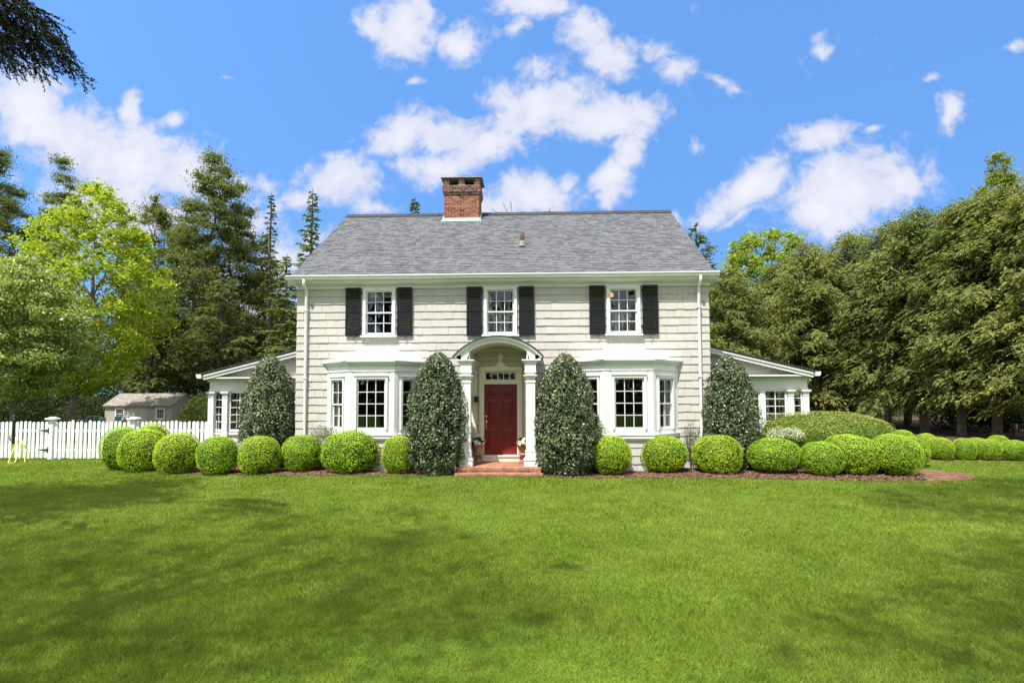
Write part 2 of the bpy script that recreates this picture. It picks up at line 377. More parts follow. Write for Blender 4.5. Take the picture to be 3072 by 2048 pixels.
b.quad((-HW,9.2,-.3), (HW,9.2,-.3), (HW,9.2,5.6), (-HW,9.2,5.6))
for sx in (-1, 1):
    x = sx*(HW-.03); b.f([b.v(p) for p in ((x,.03,-.3), (x,9.2,-.3), (x,9.2,5.5), (x,4.6,8.8), (x,.03,5.5))])
wall = b.build('wall', SIDING, house)
b = MB()
for z in (.32, 3.3): b.box(-HW+.05, HW-.05, .08, 9.1, z-.12, z)
b.box(-HW+.05, HW-.05, 3.0, 3.1, .33, 5.5); b.box(-HW+.05, HW-.05, .06, 9.1, 5.30, 5.36)
for x in (-1.6, 1.6): b.box(x-.05, x+.05, .1, 3.0, .33, 5.3)
b.build('room', ROOM, house)
# foundation strip and frieze, soffit, cornice
b = MB()
b.box(-HW-.01, HW+.01, -.035, 0, WZ1, 5.46); b.box(-HW-.02, HW+.02, -.06, -.035, WZ1, WZ1+.035)
b.box(-6.22, 6.22, -.24, -.035, 5.44, 5.47)
b.box(-6.24, 6.24, -.255, -.225, 5.42, 5.60)
b.prism([(-.035,5.44), (-.12,5.44), (-.035,5.37)], -HW, HW, 'x')
for s in (-1, 1):                                            # eave returns and rake boards
    b.box(s*6.03 if s > 0 else -6.24, 6.24 if s > 0 else -6.03, -.225, .35, 5.40, 5.44)
    x0, x1 = (6.045, 6.10) if s > 0 else (-6.10, -6.045)
    b.hexa([(x0,-.25,5.44), (x1,-.25,5.44), (x1,4.6,8.83), (x0,4.6,8.83), (x0,-.35,5.56), (x1,-.35,5.56), (x1,4.6,8.86), (x0,4.6,8.86)])
cor = b.build('cornice', WHITE, house)
b = MB()                                                     # gutter with ogee face
gp = [(y_+.16, z_) for y_, z_ in [(-.415,5.60), (-.415,5.48), (-.47,5.48), (-.50,5.51), (-.505,5.555), (-.53,5.58), (-.53,5.612), (-.515,5.612), (-.515,5.59), (-.49,5.56), (-.485,5.52), (-.465,5.497), (-.43,5.497), (-.43,5.60)]]
b.prism(gp, -6.27, 6.27, 'x')
for s in (-1, 1): b.prism(gp[:7], s*6.27-.004, s*6.27+.004, 'x')
b.build('gutter', WHITE, house)
for s in (-1, 1):
    b = MB(); x = s*5.74
    b.tube([(x-.0,-.30,5.50), (x,-.30,5.40), (x,-.27,5.30), (x,-.12,5.22), (x,-.085,5.10), (x,-.085,1.2), (x,-.085,.12), (x,-.2,.05)], .042, 10)
    for z in (4.6, 2.6, .9): b.box(x-.055, x+.055, -.135, -.02, z, z+.03)
    b.build('downspout', WHITE, house, True)
# roof
RS = (8.92-5.585)/(4.6+.34); ra = math.atan(RS)
b = MB(); y0, z0 = -.34, 5.585; RX = 6.13
r = rs(3)
b.cur = 0
b.hexa([(-RX,y0,z0-.05), (RX,y0,z0-.05), (RX,4.6,8.87), (-RX,4.6,8.87), (-RX,y0,z0-.006), (RX,y0,z0-.006), (RX,4.6,8.914), (-RX,4.6,8.914)])
b.hexa([(-RX,4.6,8.87), (RX,4.6,8.87), (RX,9.54,z0-.05), (-RX,9.54,z0-.05), (-RX,4.6,8.914), (RX,4.6,8.914), (RX,9.54,z0), (-RX,9.54,z0)])
L = math.hypot(4.94, 8.92-z0); n = 44; ex = L/n; cy_, cz_ = math.cos(ra), math.sin(ra)
for k in range(n):
    s0, s1 = k*ex, (k+1)*ex+.01; x = -RX-r.uniform(0, .3); off = .5+.16*math.sin(k*.37)
    while x < RX:
        w = r.choice([.12, .17, .24, .15]); xa, xb = max(x, -RX), min(x+w-.006, RX); x += w
        if xb-xa < .02: continue
        thick = .008 if r.rand() < .55 else .016
        v = float(np.clip(r.normal(.58, .15) if thick < .01 else r.normal(.42, .15), 0, 1))
        ds = r.normal(0, .004)
        def P(x_, s, t): return (x_, y0+s*cy_-t*cz_, z0+s*cz_+t*cy_)
        b.hexa([P(xa,s0+ds,0), P(xb,s0+ds,0), P(xb,s1,-.004), P(xa,s1,-.004), P(xa,s0+ds,thick), P(xb,s0+ds,thick), P(xb,s1,.002), P(xa,s1,.002)], v)
roof = b.build('roof', ROOF, house)
b = MB()
x = -RX
while x < RX:
    w = .3; e = min(x+w-.008, RX); dz = r.normal(0, .004)
    b.prism([(4.40,8.80+dz), (4.6,8.955+dz), (4.80,8.80+dz), (4.80,8.83+dz), (4.6,8.985+dz), (4.40,8.83+dz)], x, e, 'x', r.rand()); x += w
b.build('ridge_cap', RIDGE, roof)
b = MB()
for s in (-1, 1):
    b.tube([(.62+s*0, 1.62, 6.9), (.62, 1.62, 7.36)], .075, 12) if s > 0 else None
b.cur = 1
b.lathe([(.15, -.14), (.13, -.09), (.09, .03), (.08, .08)], (.62,1.62,7.0), 16)
b.build('vent_pipe', [RUST, LEADED], house, True)
# chimney (a part) with bricks as real boxes in a mortar core
def brickwork(b, x0, x1, y0, y1, z0, z1, seed, stain=None, bh=.063, bl=.22, j=.017, skip=()):
    r = rs(seed); n = max(1, int(round((z1-z0)/(bh+j)))); H = (z1-z0)/n
    b.cur = 2; b.box(x0+.012, x1-.012, y0+.012, y1-.012, z0, z1, .5)
    for k in range(n):
        za, zb = z0+k*H+j/2, z0+(k+1)*H-j/2
        for face in range(4):
            a0, a1 = (x0, x1) if face < 2 else (y0+.05, y1-.05)
            x = a0-(bl/2 if k % 2 else 0)
            while x < a1-.01:
                xa, xb = max(x+j/2, a0), min(x+bl-j/2, a1); x += bl
                if xb-xa < .02: continue
                p = r.normal(0, .002); cxp = (xa+xb)/2
                st = stain(cxp, (za+zb)/2, r) if (stain and face == 0) else r.rand() < .15
                b.cur = 1 if st else 0; v = r.rand()
                if face == 0: b.box(xa, xb, y0-p, y0+.06, za, zb, v)
                elif face == 1: b.box(xa, xb, y1-.06, y1+p, za, zb, v)
                elif face == 2: b.box(x0-p, x0+.06, xa, xb, za, zb, v)
                else: b.box(x1-.06, x1+p, xa, xb, za, zb, v)
    b.cur = 0
CX0, CX1, CY_, CYB = -2.30, -1.00, 4.02, 4.97
b = MB()
def stain(x, z, r):
    u = (x-CX0)/(CX1-CX0); t = (z-8.4)/1.4
    return r.rand() < max(.9*math.exp(-((u-.5-.1*math.sin(t*5))/.13)**2)*(.35+.8*t), (t-.86)*4, .05)
brickwork(b, CX0, CX1, CY_, CYB, 8.60, 9.42, 21, stain)
chim = b.build('chimney', [BRICK, SOOT, MORTAR], house)
b = MB()
brickwork(b, CX0-.0, CX1+.0, CY_-.0, CYB+.0, 9.42, 9.50, 22, lambda *a: True)
brickwork(b, CX0-.03, CX1+.03, CY_-.03, CYB+.03, 9.50, 9.58, 23, lambda *a: True)
brickwork(b, CX0-.06, CX1+.06, CY_-.06, CYB+.06, 9.58, 9.82, 24, lambda x, z, r: r.rand() < .85)
for xa, xb in ((CX0-.03, CX0+.19), (-1.76, -1.54), (CX1-.19, CX1+.03)):
    for ya, yb in ((CY_-.03, CY_+.19), (CYB-.19, CYB+.03)):
        brickwork(b, xa, xb, ya, yb, 9.82, 10.10, 25+int(xa*10), lambda x, z, r: r.rand() < .75)
b.cur = 3; b.box(-1.78, -1.52, CY_-.05, CY_+.2, 9.825, 9.86)
b.cur = 1; b.box(CX0+.25, CX1-.25, CY_+.25, CYB-.25, 9.7, 9.83, .05)
b.box(CX0+.2, CX1-.2, CY_+.42, CY_+.5, 9.83, 10.08, 0)
b.build('chimney_crown', [BRICK, SOOT, MORTAR, LEADED], chim)
b = MB()
b.hexa([(CX0-.12,CY_-.10,10.10), (CX1+.12,CY_-.10,10.10), (CX1+.12,CYB+.10,10.10), (CX0-.12,CYB+.10,10.10), (CX0-.10,CY_-.08,10.125), (CX1+.10,CY_-.08,10.125), (CX1+.10,CYB+.08,10.125), (CX0-.10,CYB+.08,10.125)])
b.hexa([(CX0-.10,CY_-.08,10.126), (CX1+.10,CY_-.08,10.126), (CX1+.10,CYB+.08,10.126), (CX0-.10,CYB+.08,10.126), (-1.8,4.4,10.20), (-1.5,4.4,10.20), (-1.5,4.6,10.20), (-1.8,4.6,10.20)])
b.build('chimney_cap', LEADED, chim)
b = MB()
b.box(CX0-.012, CX1+.012, CY_-.014, CYB+.01, 8.30, 8.62)
zf = lambda y: 5.585+(y+.34)*RS
b.hexa([(CX0-.10,CY_-.16,zf(CY_-.16)+.012), (CX1+.10,CY_-.16,zf(CY_-.16)+.012), (CX1+.06,CY_+.0,zf(CY_)+.02), (CX0-.06,CY_,zf(CY_)+.02), (CX0-.10,CY_-.16,zf(CY_-.16)+.026), (CX1+.10,CY_-.16,zf(CY_-.16)+.026), (CX1+.02,CY_,zf(CY_)+.08), (CX0-.02,CY_,zf(CY_)+.08)])
for s in (0, 1):
    xa, xb = (CX0-.06, CX0-.012) if s == 0 else (CX1+.012, CX1+.06)
    b.hexa([(xa,CY_,zf(CY_)+.0), (xb,CY_,zf(CY_)), (xb,4.55,zf(4.55)), (xa,4.55,zf(4.55)), (xa,CY_,zf(CY_)+.07), (xb,CY_,zf(CY_)+.07), (xb,4.55,zf(4.55)+.07), (xa,4.55,zf(4.55)+.07)])
b.build('flashing', COPPER, chim)

# ---- windows (local frame: x along the wall, -y outward, z up)
def muntins(b, x0, x1, z0, z1, cols, rows, y, fw=.04, mw=.02, d=.03, bot=None):
    bot = bot or fw
    b.box(x0, x0+fw, y, y+d, z0, z1); b.box(x1-fw, x1, y, y+d, z0, z1)
    b.box(x0+fw, x1-fw, y, y+d, z1-fw, z1); b.box(x0+fw, x1-fw, y, y+d, z0, z0+bot)
    gx0, gx1, gz0, gz1 = x0+fw, x1-fw, z0+bot, z1-fw
    for k in range(1, cols):
        x = gx0+(gx1-gx0)*k/cols; b.box(x-mw/2, x+mw/2, y+.004, y+d-.006, gz0, gz1)
    for k in range(1, rows):
        z = gz0+(gz1-gz0)*k/rows; b.box(gx0, gx1, y+.006, y+d-.008, z-mw/2, z+mw/2)
    return (gx0, gx1, gz0, gz1)
def window(parent, M, x0, x1, z0, z1, cols, rows, hung=True, case=.085, sill=True, head=True, jd=.1):
    b = MB(M)
    xa, xb, za, zb = x0+.0, x1, z0, z1
    b.box(x0-case+.02, x0+.02, -.045, .0, z0-.0, z1+case); b.box(x1-.02, x1+case-.02, -.045, .0, z0-.0, z1+case)
    b.box(x0+.02, x1-.02, -.045, .0, z1-.02, z1+case)
    if head: b.box(x0-case, x1+case, -.07, .0, z1+case, z1+case+.025)
    # jamb liner
    for q in ((x0, x0+.02, z0, z1), (x1-.02, x1, z0, z1)): b.box(q[0], q[1], .0, jd, q[2], q[3])
    b.box(x0+.02, x1-.02, .0, jd, z1-.02, z1); b.box(x0+.02, x1-.02, .0, jd, z0, z0+.02)
    panes = MB(M)
    if hung:
        zm = (z0+z1)/2
        g1 = muntins(b, x0+.02, x1-.02, zm-.02, z1-.02, cols, rows, .012)
        g2 = muntins(b, x0+.022, x1-.022, z0+.02, zm+.018, cols, rows, .045, bot=.06)
        panes.quad((g1[0],.028,g1[2]), (g1[1],.028,g1[2]), (g1[1],.028,g1[3]), (g1[0],.028,g1[3]))
        panes.quad((g2[0],.061,g2[2]), (g2[1],.061,g2[2]), (g2[1],.061,g2[3]), (g2[0],.061,g2[3]))
    else:
        g1 = muntins(b, x0+.02, x1-.02, z0+.02, z1-.02, cols, rows, .012)
        panes.quad((g1[0],.028,g1[2]), (g1[1],.028,g1[2]), (g1[1],.028,g1[3]), (g1[0],.028,g1[3]))
    w = b.build('window', WHITE, parent)
    if sill:
        s = MB(M); s.hexa([(x0-case-.04,-.10,z0-.055), (x1+case+.04,-.10,z0-.055), (x1+case+.04,.0,z0-.055), (x0-case-.04,.0,z0-.055), (x0-case-.04,-.10,z0-.018), (x1+case+.04,-.10,z0-.018), (x1+case+.04,.0,z0-.0), (x0-case-.04,.0,z0-.0)])
    else: s = None
    return w, panes, s
for c in UPW:
    w, p, s = window(house, Matrix.Translation((0, -.02, 0)), c-.42, c+.42, 3.875, 5.215, 3, 2, head=False)
    p.build('pane', GLASS, w); s.build('sill', WHITE, w)
    cb = MB(); r = rs(int(c*10)+50)
    if c < -1:                                              # lamp standing in the left upper room, roller blind above
        cb.box(c-.36, c+.36, .16, .17, 5.02, 5.2)
        cb.build('blind', CURTAIN, w)
        lb = MB(); lb.lathe([(.13, 0), (.09, .24)], (c-.22,.5,3.98), 16); lb.tube([(c-.22,.5,3.3), (c-.22,.5,3.98)], .02, 8); lb.box(c-.4, c-.02, .3, .7, 3.3, 3.62)
        lb.build('table_lamp', SHADE, w, True)
    else:                                                   # louvred inside shutters in the lower half
        for k in range(4):
            xa = c-.38+k*.19; xb = xa+.186
            cb.box(xa, xa+.03, .13, .15, 3.88, 4.52); cb.box(xb-.03, xb, .13, .15, 3.88, 4.52)
            for z in (3.88, 4.47): cb.box(xa+.03, xb-.03, .13, .15, z, z+.05)
            z = 3.95
            while z < 4.45:
                cb.hexa([(xa+.03,.125,z), (xb-.03,.125,z), (xb-.03,.15,z+.022), (xa+.03,.15,z+.022), (xa+.03,.125,z+.004), (xb-.03,.125,z+.004), (xb-.03,.15,z+.026), (xa+.03,.15,z+.026)]); z += .042
        cb.build('inside_shutter', WHITE, w)
        if c > 1:
            lb = MB(); lb.lathe([(.10, 0), (.16, -.05), (.14, -.12), (.02, -.14)], (c-.26,1.2,5.28), 14); lb.build('ceiling_lamp', LAMP, w, True)
        if c == 0:
            lb = MB(); lb.box(c-.37, c-.27, .16, .2, 4.5, 5.2); lb.build('curtain', CURTAIN, w)
    # outside louvred shutters with S hooks
    for s in (-1, 1):
        xc = c+s*.765; x0, x1 = xc-.225, xc+.225; b = MB(); ya, yb = -.085, -.05
        z0, z1 = 3.85, 5.285; fw = .05; zm = 4.60
        b.box(x0, x0+fw, ya, yb, z0, z1); b.box(x1-fw, x1, ya, yb, z0, z1)
        for za, zb in ((z0, z0+.11), (zm-.045, zm+.045), (z1-.07, z1)): b.box(x0+fw, x1-fw, ya, yb, za, zb)
        for za, zb in ((z0+.11, zm-.045), (zm+.045, z1-.07)):
            n = int((zb-za)/.05)
            for k in range(n):
                z = za+(zb-za)*(k+.15)/n
                b.hexa([(x0+fw,ya+.003,z), (x1-fw,ya+.003,z), (x1-fw,yb,z+.03), (x0+fw,yb,z+.03), (x0+fw,ya+.003,z+.009), (x1-fw,ya+.003,z+.009), (x1-fw,yb,z+.039), (x0+fw,yb,z+.039)])
        for z in (z0+.2, z1-.18): b.box(x0-.02 if s > 0 else x1-.01, x0+.01 if s > 0 else x1+.02, -.075, -.02, z, z+.05)
        sh = b.build('shutter', BLACK, house)
        h = MB(); q = [(xc+.03+.035*math.sin(t*PI*1.0)*(1 if t < 1 else 1), -.08, z0-.005-.055*t) for t in np.linspace(0, 1.0, 6)]
        q += [(xc+.03-.03*math.sin(t*PI), -.08, z0-.06-.05*t) for t in np.linspace(.2, 1, 6)]+[(xc+.0, -.08, z0-.10), (xc+.005, -.08, z0-.085)]
        h.tube(q, .008, 6); h.tube([(xc+.03,-.08,z0), (xc+.03,-.02,z0)], .008, 6)
        h.build('shutter_hook', IRON, sh)

# ---- bay windows
def bay(cx, seed):
    b = MB(); fh, eh, D = .655, 1.52, .75        # half width of the front, half width at the wall, depth
    zb, zt = 1.0, 2.76
    pts = [(-eh, 0), (-fh, -D), (fh, -D), (eh, 0)]
    def ring(off, za, zb2, poly=None):           # solid slab following the plan, pushed out by off
        al = math.atan2(D, eh-fh); k = math.tan((PI/2-al)/2+.0)
        o = off
        P = [(-eh-o/math.sin(al), 0), (-fh-o*math.tan(al/2), -D-o), (fh+o*math.tan(al/2), -D-o), (eh+o/math.sin(al), 0)]
        b.prism([(cx+x, y) for x, y in P], za, zb2, 'z')
        return P
    ring(.03, zb-.09, zb); ring(.05, zb, zb+.035); ring(-.02, zb-.14, zb-.09)
    ring(.01, zt, zt+.03); ring(.028, zt+.03, zt+.05); ring(.0, zt+.05, 2.95); ring(.03, 2.95, 2.98); ring(.06, 2.98, 3.02); ring(.10, 3.02, 3.055); ring(.125, 3.055, 3.085)
    # wall panels: front and two cheeks, thickness behind the face
    for (xa, ya), (xb, yb) in zip(pts, pts[1:]):
        Lw = math.hypot(xb-xa, yb-ya); M = Matrix.Translation((cx+xa, ya, 0)) @ Matrix.Rotation(math.atan2(yb-ya, xb-xa), 4, 'Z')
        front = abs(ya-yb) < .01
        wx0, wx1 = (.225, Lw-.225) if front else ((.26, Lw-.22) if ya == 0 else (.22, Lw-.26))
        wz0, wz1 = (1.16, 2.60) if front else (1.14, 2.58)
        b.M = M
        e0 = 0.0
        b.box(e0, wx0, 0, .06, zb+.035, zt); b.box(wx1, Lw-e0, 0, .06, zb+.035, zt)
        b.box(wx0, wx1, 0, .06, wz1, zt); b.box(wx0, wx1, 0, .06, zb+.035, wz0)
        # corner boards and the wall stile
        b.box(.0, .10, -.012, 0, zb+.035, zt); b.box(Lw-.10, Lw, -.012, 0, zb+.035, zt)
        wl.append((M, wx0, wx1, wz0, wz1, front))
    b.M = Matrix()
    body = b.build('bay_window', WHITE, house)
    sk = MB()
    ins = [(-eh+.05, 0), (-fh+.02, -D+.05), (fh-.02, -D+.05), (eh-.05, 0)]
    for q, ((xa, ya), (xb, yb)) in enumerate(zip(ins, ins[1:])):
        sk.M = Matrix.Translation((cx+xa, ya, 0)) @ Matrix.Rotation(math.atan2(yb-ya, xb-xa), 4, 'Z')
        shingle_courses(sk, 0, math.hypot(xb-xa, yb-ya), .0, .88, 4, [], seed*7+q); sk.quad((0,.004,-.2), (math.hypot(xb-xa, yb-ya),.004,-.2), (math.hypot(xb-xa, yb-ya),.004,.88), (0,.004,.88))
    sk.build('bay_skirt', SIDING, body)
    for (M, a, c, z0, z1, front) in wl:
        w, p, s = window(body, M, a, c, z0, z1, 3 if front else 2, 4 if front else 2, hung=not front, case=.06, sill=False, head=True, jd=.06)
        p.build('pane', GLASS, body)
    del wl[:]
    # hipped metal roof with raised seams, concave sweep
    rb = MB(); prof = [(.13, 3.087), (-.12, 3.15), (-.38, 3.27), (-.70, 3.46)]
    rings = []
    for o, z in prof:
        t = o
        P = [(-eh-t*1.2, 0), (-fh-t*.55, -D-t), (fh+t*.55, -D-t), (eh+t*1.2, 0)]
        if o == -.70: P = [(-.47, 0), (-.47, -.05), (.47, -.05), (.47, 0)]
        rings.append([(cx+x, y, z) for x, y in P])
    for A, B in zip(rings, rings[1:]):
        for k in range(3): rb.quad(A[k], A[k+1], B[k+1], B[k])
    seam = lambda P, Q, t: [tuple(P[i]*(1-t)+Q[i]*t for i in range(3))]
    for k in range(3):
        for t in ((0, .33, .66, 1) if k == 1 else (.5,)):
            line = []
            for Rr in rings:
                A, B = Rr[k], Rr[k+1]; line.append(tuple(A[i]*(1-t)+B[i]*t+(.006 if i == 2 else 0) for i in range(3)))
            rb.tube(line, .012, 6)
    rb.tube([rings[-1][0], rings[-1][1], rings[-1][2], rings[-1][3]], .02, 6)
    rb.build('bay_roof', BLUECAP, body)
    cb = MB(); r = rs(seed)
    for s in (-1, 1):                                        # curtains inside the side panes
        cb = MB()
        for k in range(7): 
            x = cx+s*(1.02+k*.04); cb.tube([(x, -.32+k*.05, 1.1), (x+.01, -.32+k*.05, 2.6)], .045, 6)
        cb.build('curtain', CURTAIN, body)
wl = []
bay(-3.59, 1); bay(3.59, 2)

# ---- portico, door and surround
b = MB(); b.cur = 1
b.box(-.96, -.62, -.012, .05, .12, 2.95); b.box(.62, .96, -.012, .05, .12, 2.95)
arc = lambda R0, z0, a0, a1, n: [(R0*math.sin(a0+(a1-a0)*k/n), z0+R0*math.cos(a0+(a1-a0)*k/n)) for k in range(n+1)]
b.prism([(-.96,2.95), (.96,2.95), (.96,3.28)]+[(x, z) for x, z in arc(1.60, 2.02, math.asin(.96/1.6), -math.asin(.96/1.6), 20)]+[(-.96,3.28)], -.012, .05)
# casing and its ogee crest with a pineapple
b.cur = 0
b.box(-.62, -.535, -.07, -.012, .21, 2.80); b.box(.535, .62, -.07, -.012, .21, 2.80)
b.box(-.535, -.48, -.045, .06, .21, 2.80); b.box(.48, .535, -.045, .06, .21, 2.80)
b.box(-.535, .535, -.045, .06, 2.80, 2.84); b.box(-.48, .48, -.045, .06, 2.425, 2.50)
crest = [(-.62,2.80), (.62,2.80), (.62,2.885), (.60,2.915), (.56,2.93), (.22,2.93), (.155,2.95), (.11,2.99), (.085,3.05), (.085,3.07), (-.085,3.07), (-.085,3.05), (-.11,2.99), (-.155,2.95), (-.22,2.93), (-.56,2.93), (-.60,2.915), (-.62,2.885)]
b.prism([(x, z) for x, z in crest], -.10, -.012)
b.prism([(x*.93, 2.835+(z-2.80)*.75) for x, z in crest if True], -.125, -.10)
for s in (-1, 1):                                            # pilasters with caps
    x0, x1 = sorted((s*.70, s*.90)); e = lambda d: (x0-d, x1+d)
    b.box(x0, x1, -.07, -.012, .21, 2.46)
    for d, dep, za, zb in ((.02,.09,.21,.40), (.015,.085,2.46,2.51), (.03,.10,2.51,2.56), (0,.07,2.56,2.72), (.02,.09,2.72,2.76), (.04,.11,2.76,2.80), (0,.075,2.80,2.96), (.025,.10,2.96,2.99), (.05,.13,2.99,3.03)):
        b.box(x0-d, x1+d, -dep, -.012, za, zb)
sur = b.build('door_surround', [WHITE_TRIM, SHADEDCREAM], house)
b = MB(); b.lathe([(.04, 0), (.085, .03), (.06, .06), (.10, .10), (.105, .14), (.09, .19), (.055, .235), (.01, .265)], (0,-.115,3.07), 14)
for k in range(3): b.lathe([(.103-.013*k, 0), (.111-.013*k, .012), (.099-.013*k, .024)], (0,-.115,3.16+.042*k), 10)
b.build('pineapple_ornament', WHITE_TRIM, sur, True)
b = MB(); g = muntins(b, -.48, .48, 2.50, 2.80, 5, 1, .0, .05, .025, .03, .065)
tr = b.build('transom', WHITE_TRIM, sur)
p = MB(); p.quad((g[0],.02,g[2]), (g[1],.02,g[2]), (g[1],.02,g[3]), (g[0],.02,g[3])); p.build('transom_pane', GLASS, sur)
def panel_door():
    b = MB(); y = .02
    b.box(-.48, .48, y+.012, y+.05, .39, 2.425)
    st = (-.48,-.36), (-.055,.055), (.36,.48)
    for xa, xb in st: b.box(xa, xb, y, y+.012, .39, 2.425)
    rails = ((.39,.62), (1.13,1.30), (1.98,2.08), (2.30,2.425))
    for xa, xb in ((-.36,-.055), (.055,.36)):
        for za, zb in rails: b.box(xa, xb, y, y+.012, za, zb)
        for za, zb in ((.62,1.13), (1.30,1.98), (2.08,2.30)):
            m = .045
            b.hexa([(xa+.012,y+.012,za+.012), (xb-.012,y+.012,za+.012), (xb-.012,y+.012,zb-.012), (xa+.012,y+.012,zb-.012), (xa+m,y+.002,za+m), (xb-m,y+.002,za+m), (xb-m,y+.002,zb-m), (xa+m,y+.002,zb-m)])
    d = b.build('front_door', RED, house)
    h = MB(); x = -.425
    h.M = Matrix.Translation((x, y, 1.49)) @ Matrix.Rotation(PI/2, 4, 'X')
    h.lathe([(.036, 0), (.036, .008), (.02, .014)], (0,0,0), 14); h.M = Matrix(); h.build('deadbolt', BRASS, d, True); h = MB(); h.M = Matrix.Translation((x, y, 1.345)) @ Matrix.Rotation(PI/2, 4, 'X')
    h.lathe([(.045, 0), (.045, .008), (.026, .016)], (0,0,0), 14); h.M = Matrix()
    h.tube([(x,y-.012,1.33), (x,y-.05,1.31), (x,y-.062,1.24), (x,y-.05,1.17), (x,y-.012,1.145)], [.012,.012,.014,.012,.012], 8)
    h.box(x-.018, x+.018, y-.012, y, 1.12, 1.19); h.box(x-.02, x+.02, y-.05, y-.035, 1.335, 1.345)
    h.build('door_handle', BRASS, d, True)
panel_door()
b = MB(); b.box(-.60, .60, -.16, .06, .345, .385); b.box(-.56, .56, -.13, .06, .21, .345); b.build('door_sill', WHITE_TRIM, house)
# hood
b = MB(); YF = -1.27
RO, ZO = 1.603, 3.69-1.603; ao = math.asin(1.20/RO)
RI, ZI = 1.458, 3.53-1.458; ai = math.asin(.77/RI)
nseg = 26
outer = arc(RO, ZO, -ao, ao, nseg); outer_in = arc(RO-.055, ZO, -ao, ao, nseg)
b.band(outer, outer_in, YF-.06, -.02)                       # roof boarding with a projecting edge band
inn = []
for x, z in outer_in: 
    inn.append((x, ZI+math.sqrt(max(RI*RI-x*x, 0)) if abs(x) < .77 else 3.06))
inn2 = [(max(-.77, min(.77, x)) if abs(x) < .80 else x, z) for x, z in inn]
b.band(outer_in, inn2, YF, YF+.05)                          # front fascia panel
vault_o = arc(RI+.03, ZI, -ai, ai, 20); vault_i = arc(RI, ZI, -ai, ai, 20)
b.band(vault_o, vault_i, YF+.05, -.02)                      # barrel ceiling
for s in (-1, 1):
    x0, x1 = sorted((s*.77, s*.80)); b.box(x0, x1, YF+.05, -.02, 3.06, 3.33)
    b.box(min(s*.72, s*1.02), max(s*.72, s*1.02), YF-.0, -.02, 2.76, 3.0)         # entablature
    for d, za, zb in ((.03,2.98,3.015), (.06,3.015,3.04), (.10,3.04,3.075)):
        xa, xb = sorted((s*(.72-d*.8), s*(1.02+d*1.3))); b.box(xa, xb, YF-d*.6, -.02, za, zb)
    b.prism([(s*1.00,3.04), (s*1.16,3.15), (s*1.19,3.16), (s*1.0,3.20)], YF, -.02)
hood = b.build('portico_hood', WHITE, house)
b = MB(); b.band(arc(RO+.03, ZO, -ao-.012, ao+.012, nseg), arc(RO+.001, ZO, -ao-.012, ao+.012, nseg), YF-.085, -.0)
b.build('hood_roofing', RIDGE, hood)
for s in (-1, 1):
    b = MB(); cx = s*.87; cy = YF+.15
    for hw, za, zb in ((.18,.215,.385), (.195,.385,.40), (.165,.40,.43), (.15,.43,.45), (.145,.45,.60), (.15,.60,.62), (.125,.62,2.47), (.14,2.45,2.50), (.128,2.50,2.56), (.15,2.56,2.60), (.175,2.60,2.63), (.19,2.63,2.655), (.135,2.655,2.72), (.16,2.72,2.76)):
        b.box(cx-hw, cx+hw, cy-hw, cy+hw, za+(.0005 if hw < .13 else 0), zb)
    b.build('column', WHITE, house)
b = MB(); b.lathe([(.0,.10), (.05,.10), (.06,.05), (.06,-.02), (.10,-.05), (.09,-.06), (0,-.06)], (-.70,-.16,1.98), 14); b.box(-.72, -.68, -.16, -.07, 1.98, 2.02); b.build('wall_lamp', IRON, house)
b = MB(); b.lathe([(.0,.10), (.05,.10), (.06,.05), (.06,-.02), (.10,-.05), (.09,-.06), (0,-.06)], (.80,-.18,1.98), 14); b.box(.78, .82, -.16, -.07, 1.98, 2.02); b.build('wall_lamp', IRON, house)
# brick porch
def porch():
    b = MB(); r = rs(8)
    b.cur = 1; b.box(-1.12, 1.12, -1.49, -.0, .0, .195); b.box(-1.10, 1.17, -1.69, -1.49, .0, .07)
    b.cur = 0
    def rowlock(y0, y1, z0, z1, xa, xb, w=.105):
        x = xa
        while x < xb-.02:
            b.box(x+.005, min(x+w-.005, xb), y0+r.normal(0,.003), y1, z0, z1+r.normal(0,.002), r.rand()); x += w
    rowlock(-1.51, -1.30, .135, .21, -1.14, 1.14); rowlock(-1.71, -1.60, .03, .082, -1.12, 1.19); rowlock(-1.595, -1.52, .05, .080, -1.12, 1.19, .21)
    rowlock(-1.498, -1.39, .01, .128, -1.13, 1.13, .21)
    y = -1.295; k = 0
    while y < -.02:
        x = -1.13-(k % 2)*.105
        while x < 1.13:
            xa, xb = max(x+.004, -1.13), min(x+.206, 1.13)
            if xb-xa > .03: b.box(xa, xb, y+.004, min(y+.101, -.02), .15, .208+r.normal(0,.001), r.rand())
            x += .21
        y += .105; k += 1
    b.build('porch_steps', [PAVER, MORTAR], house)
porch()

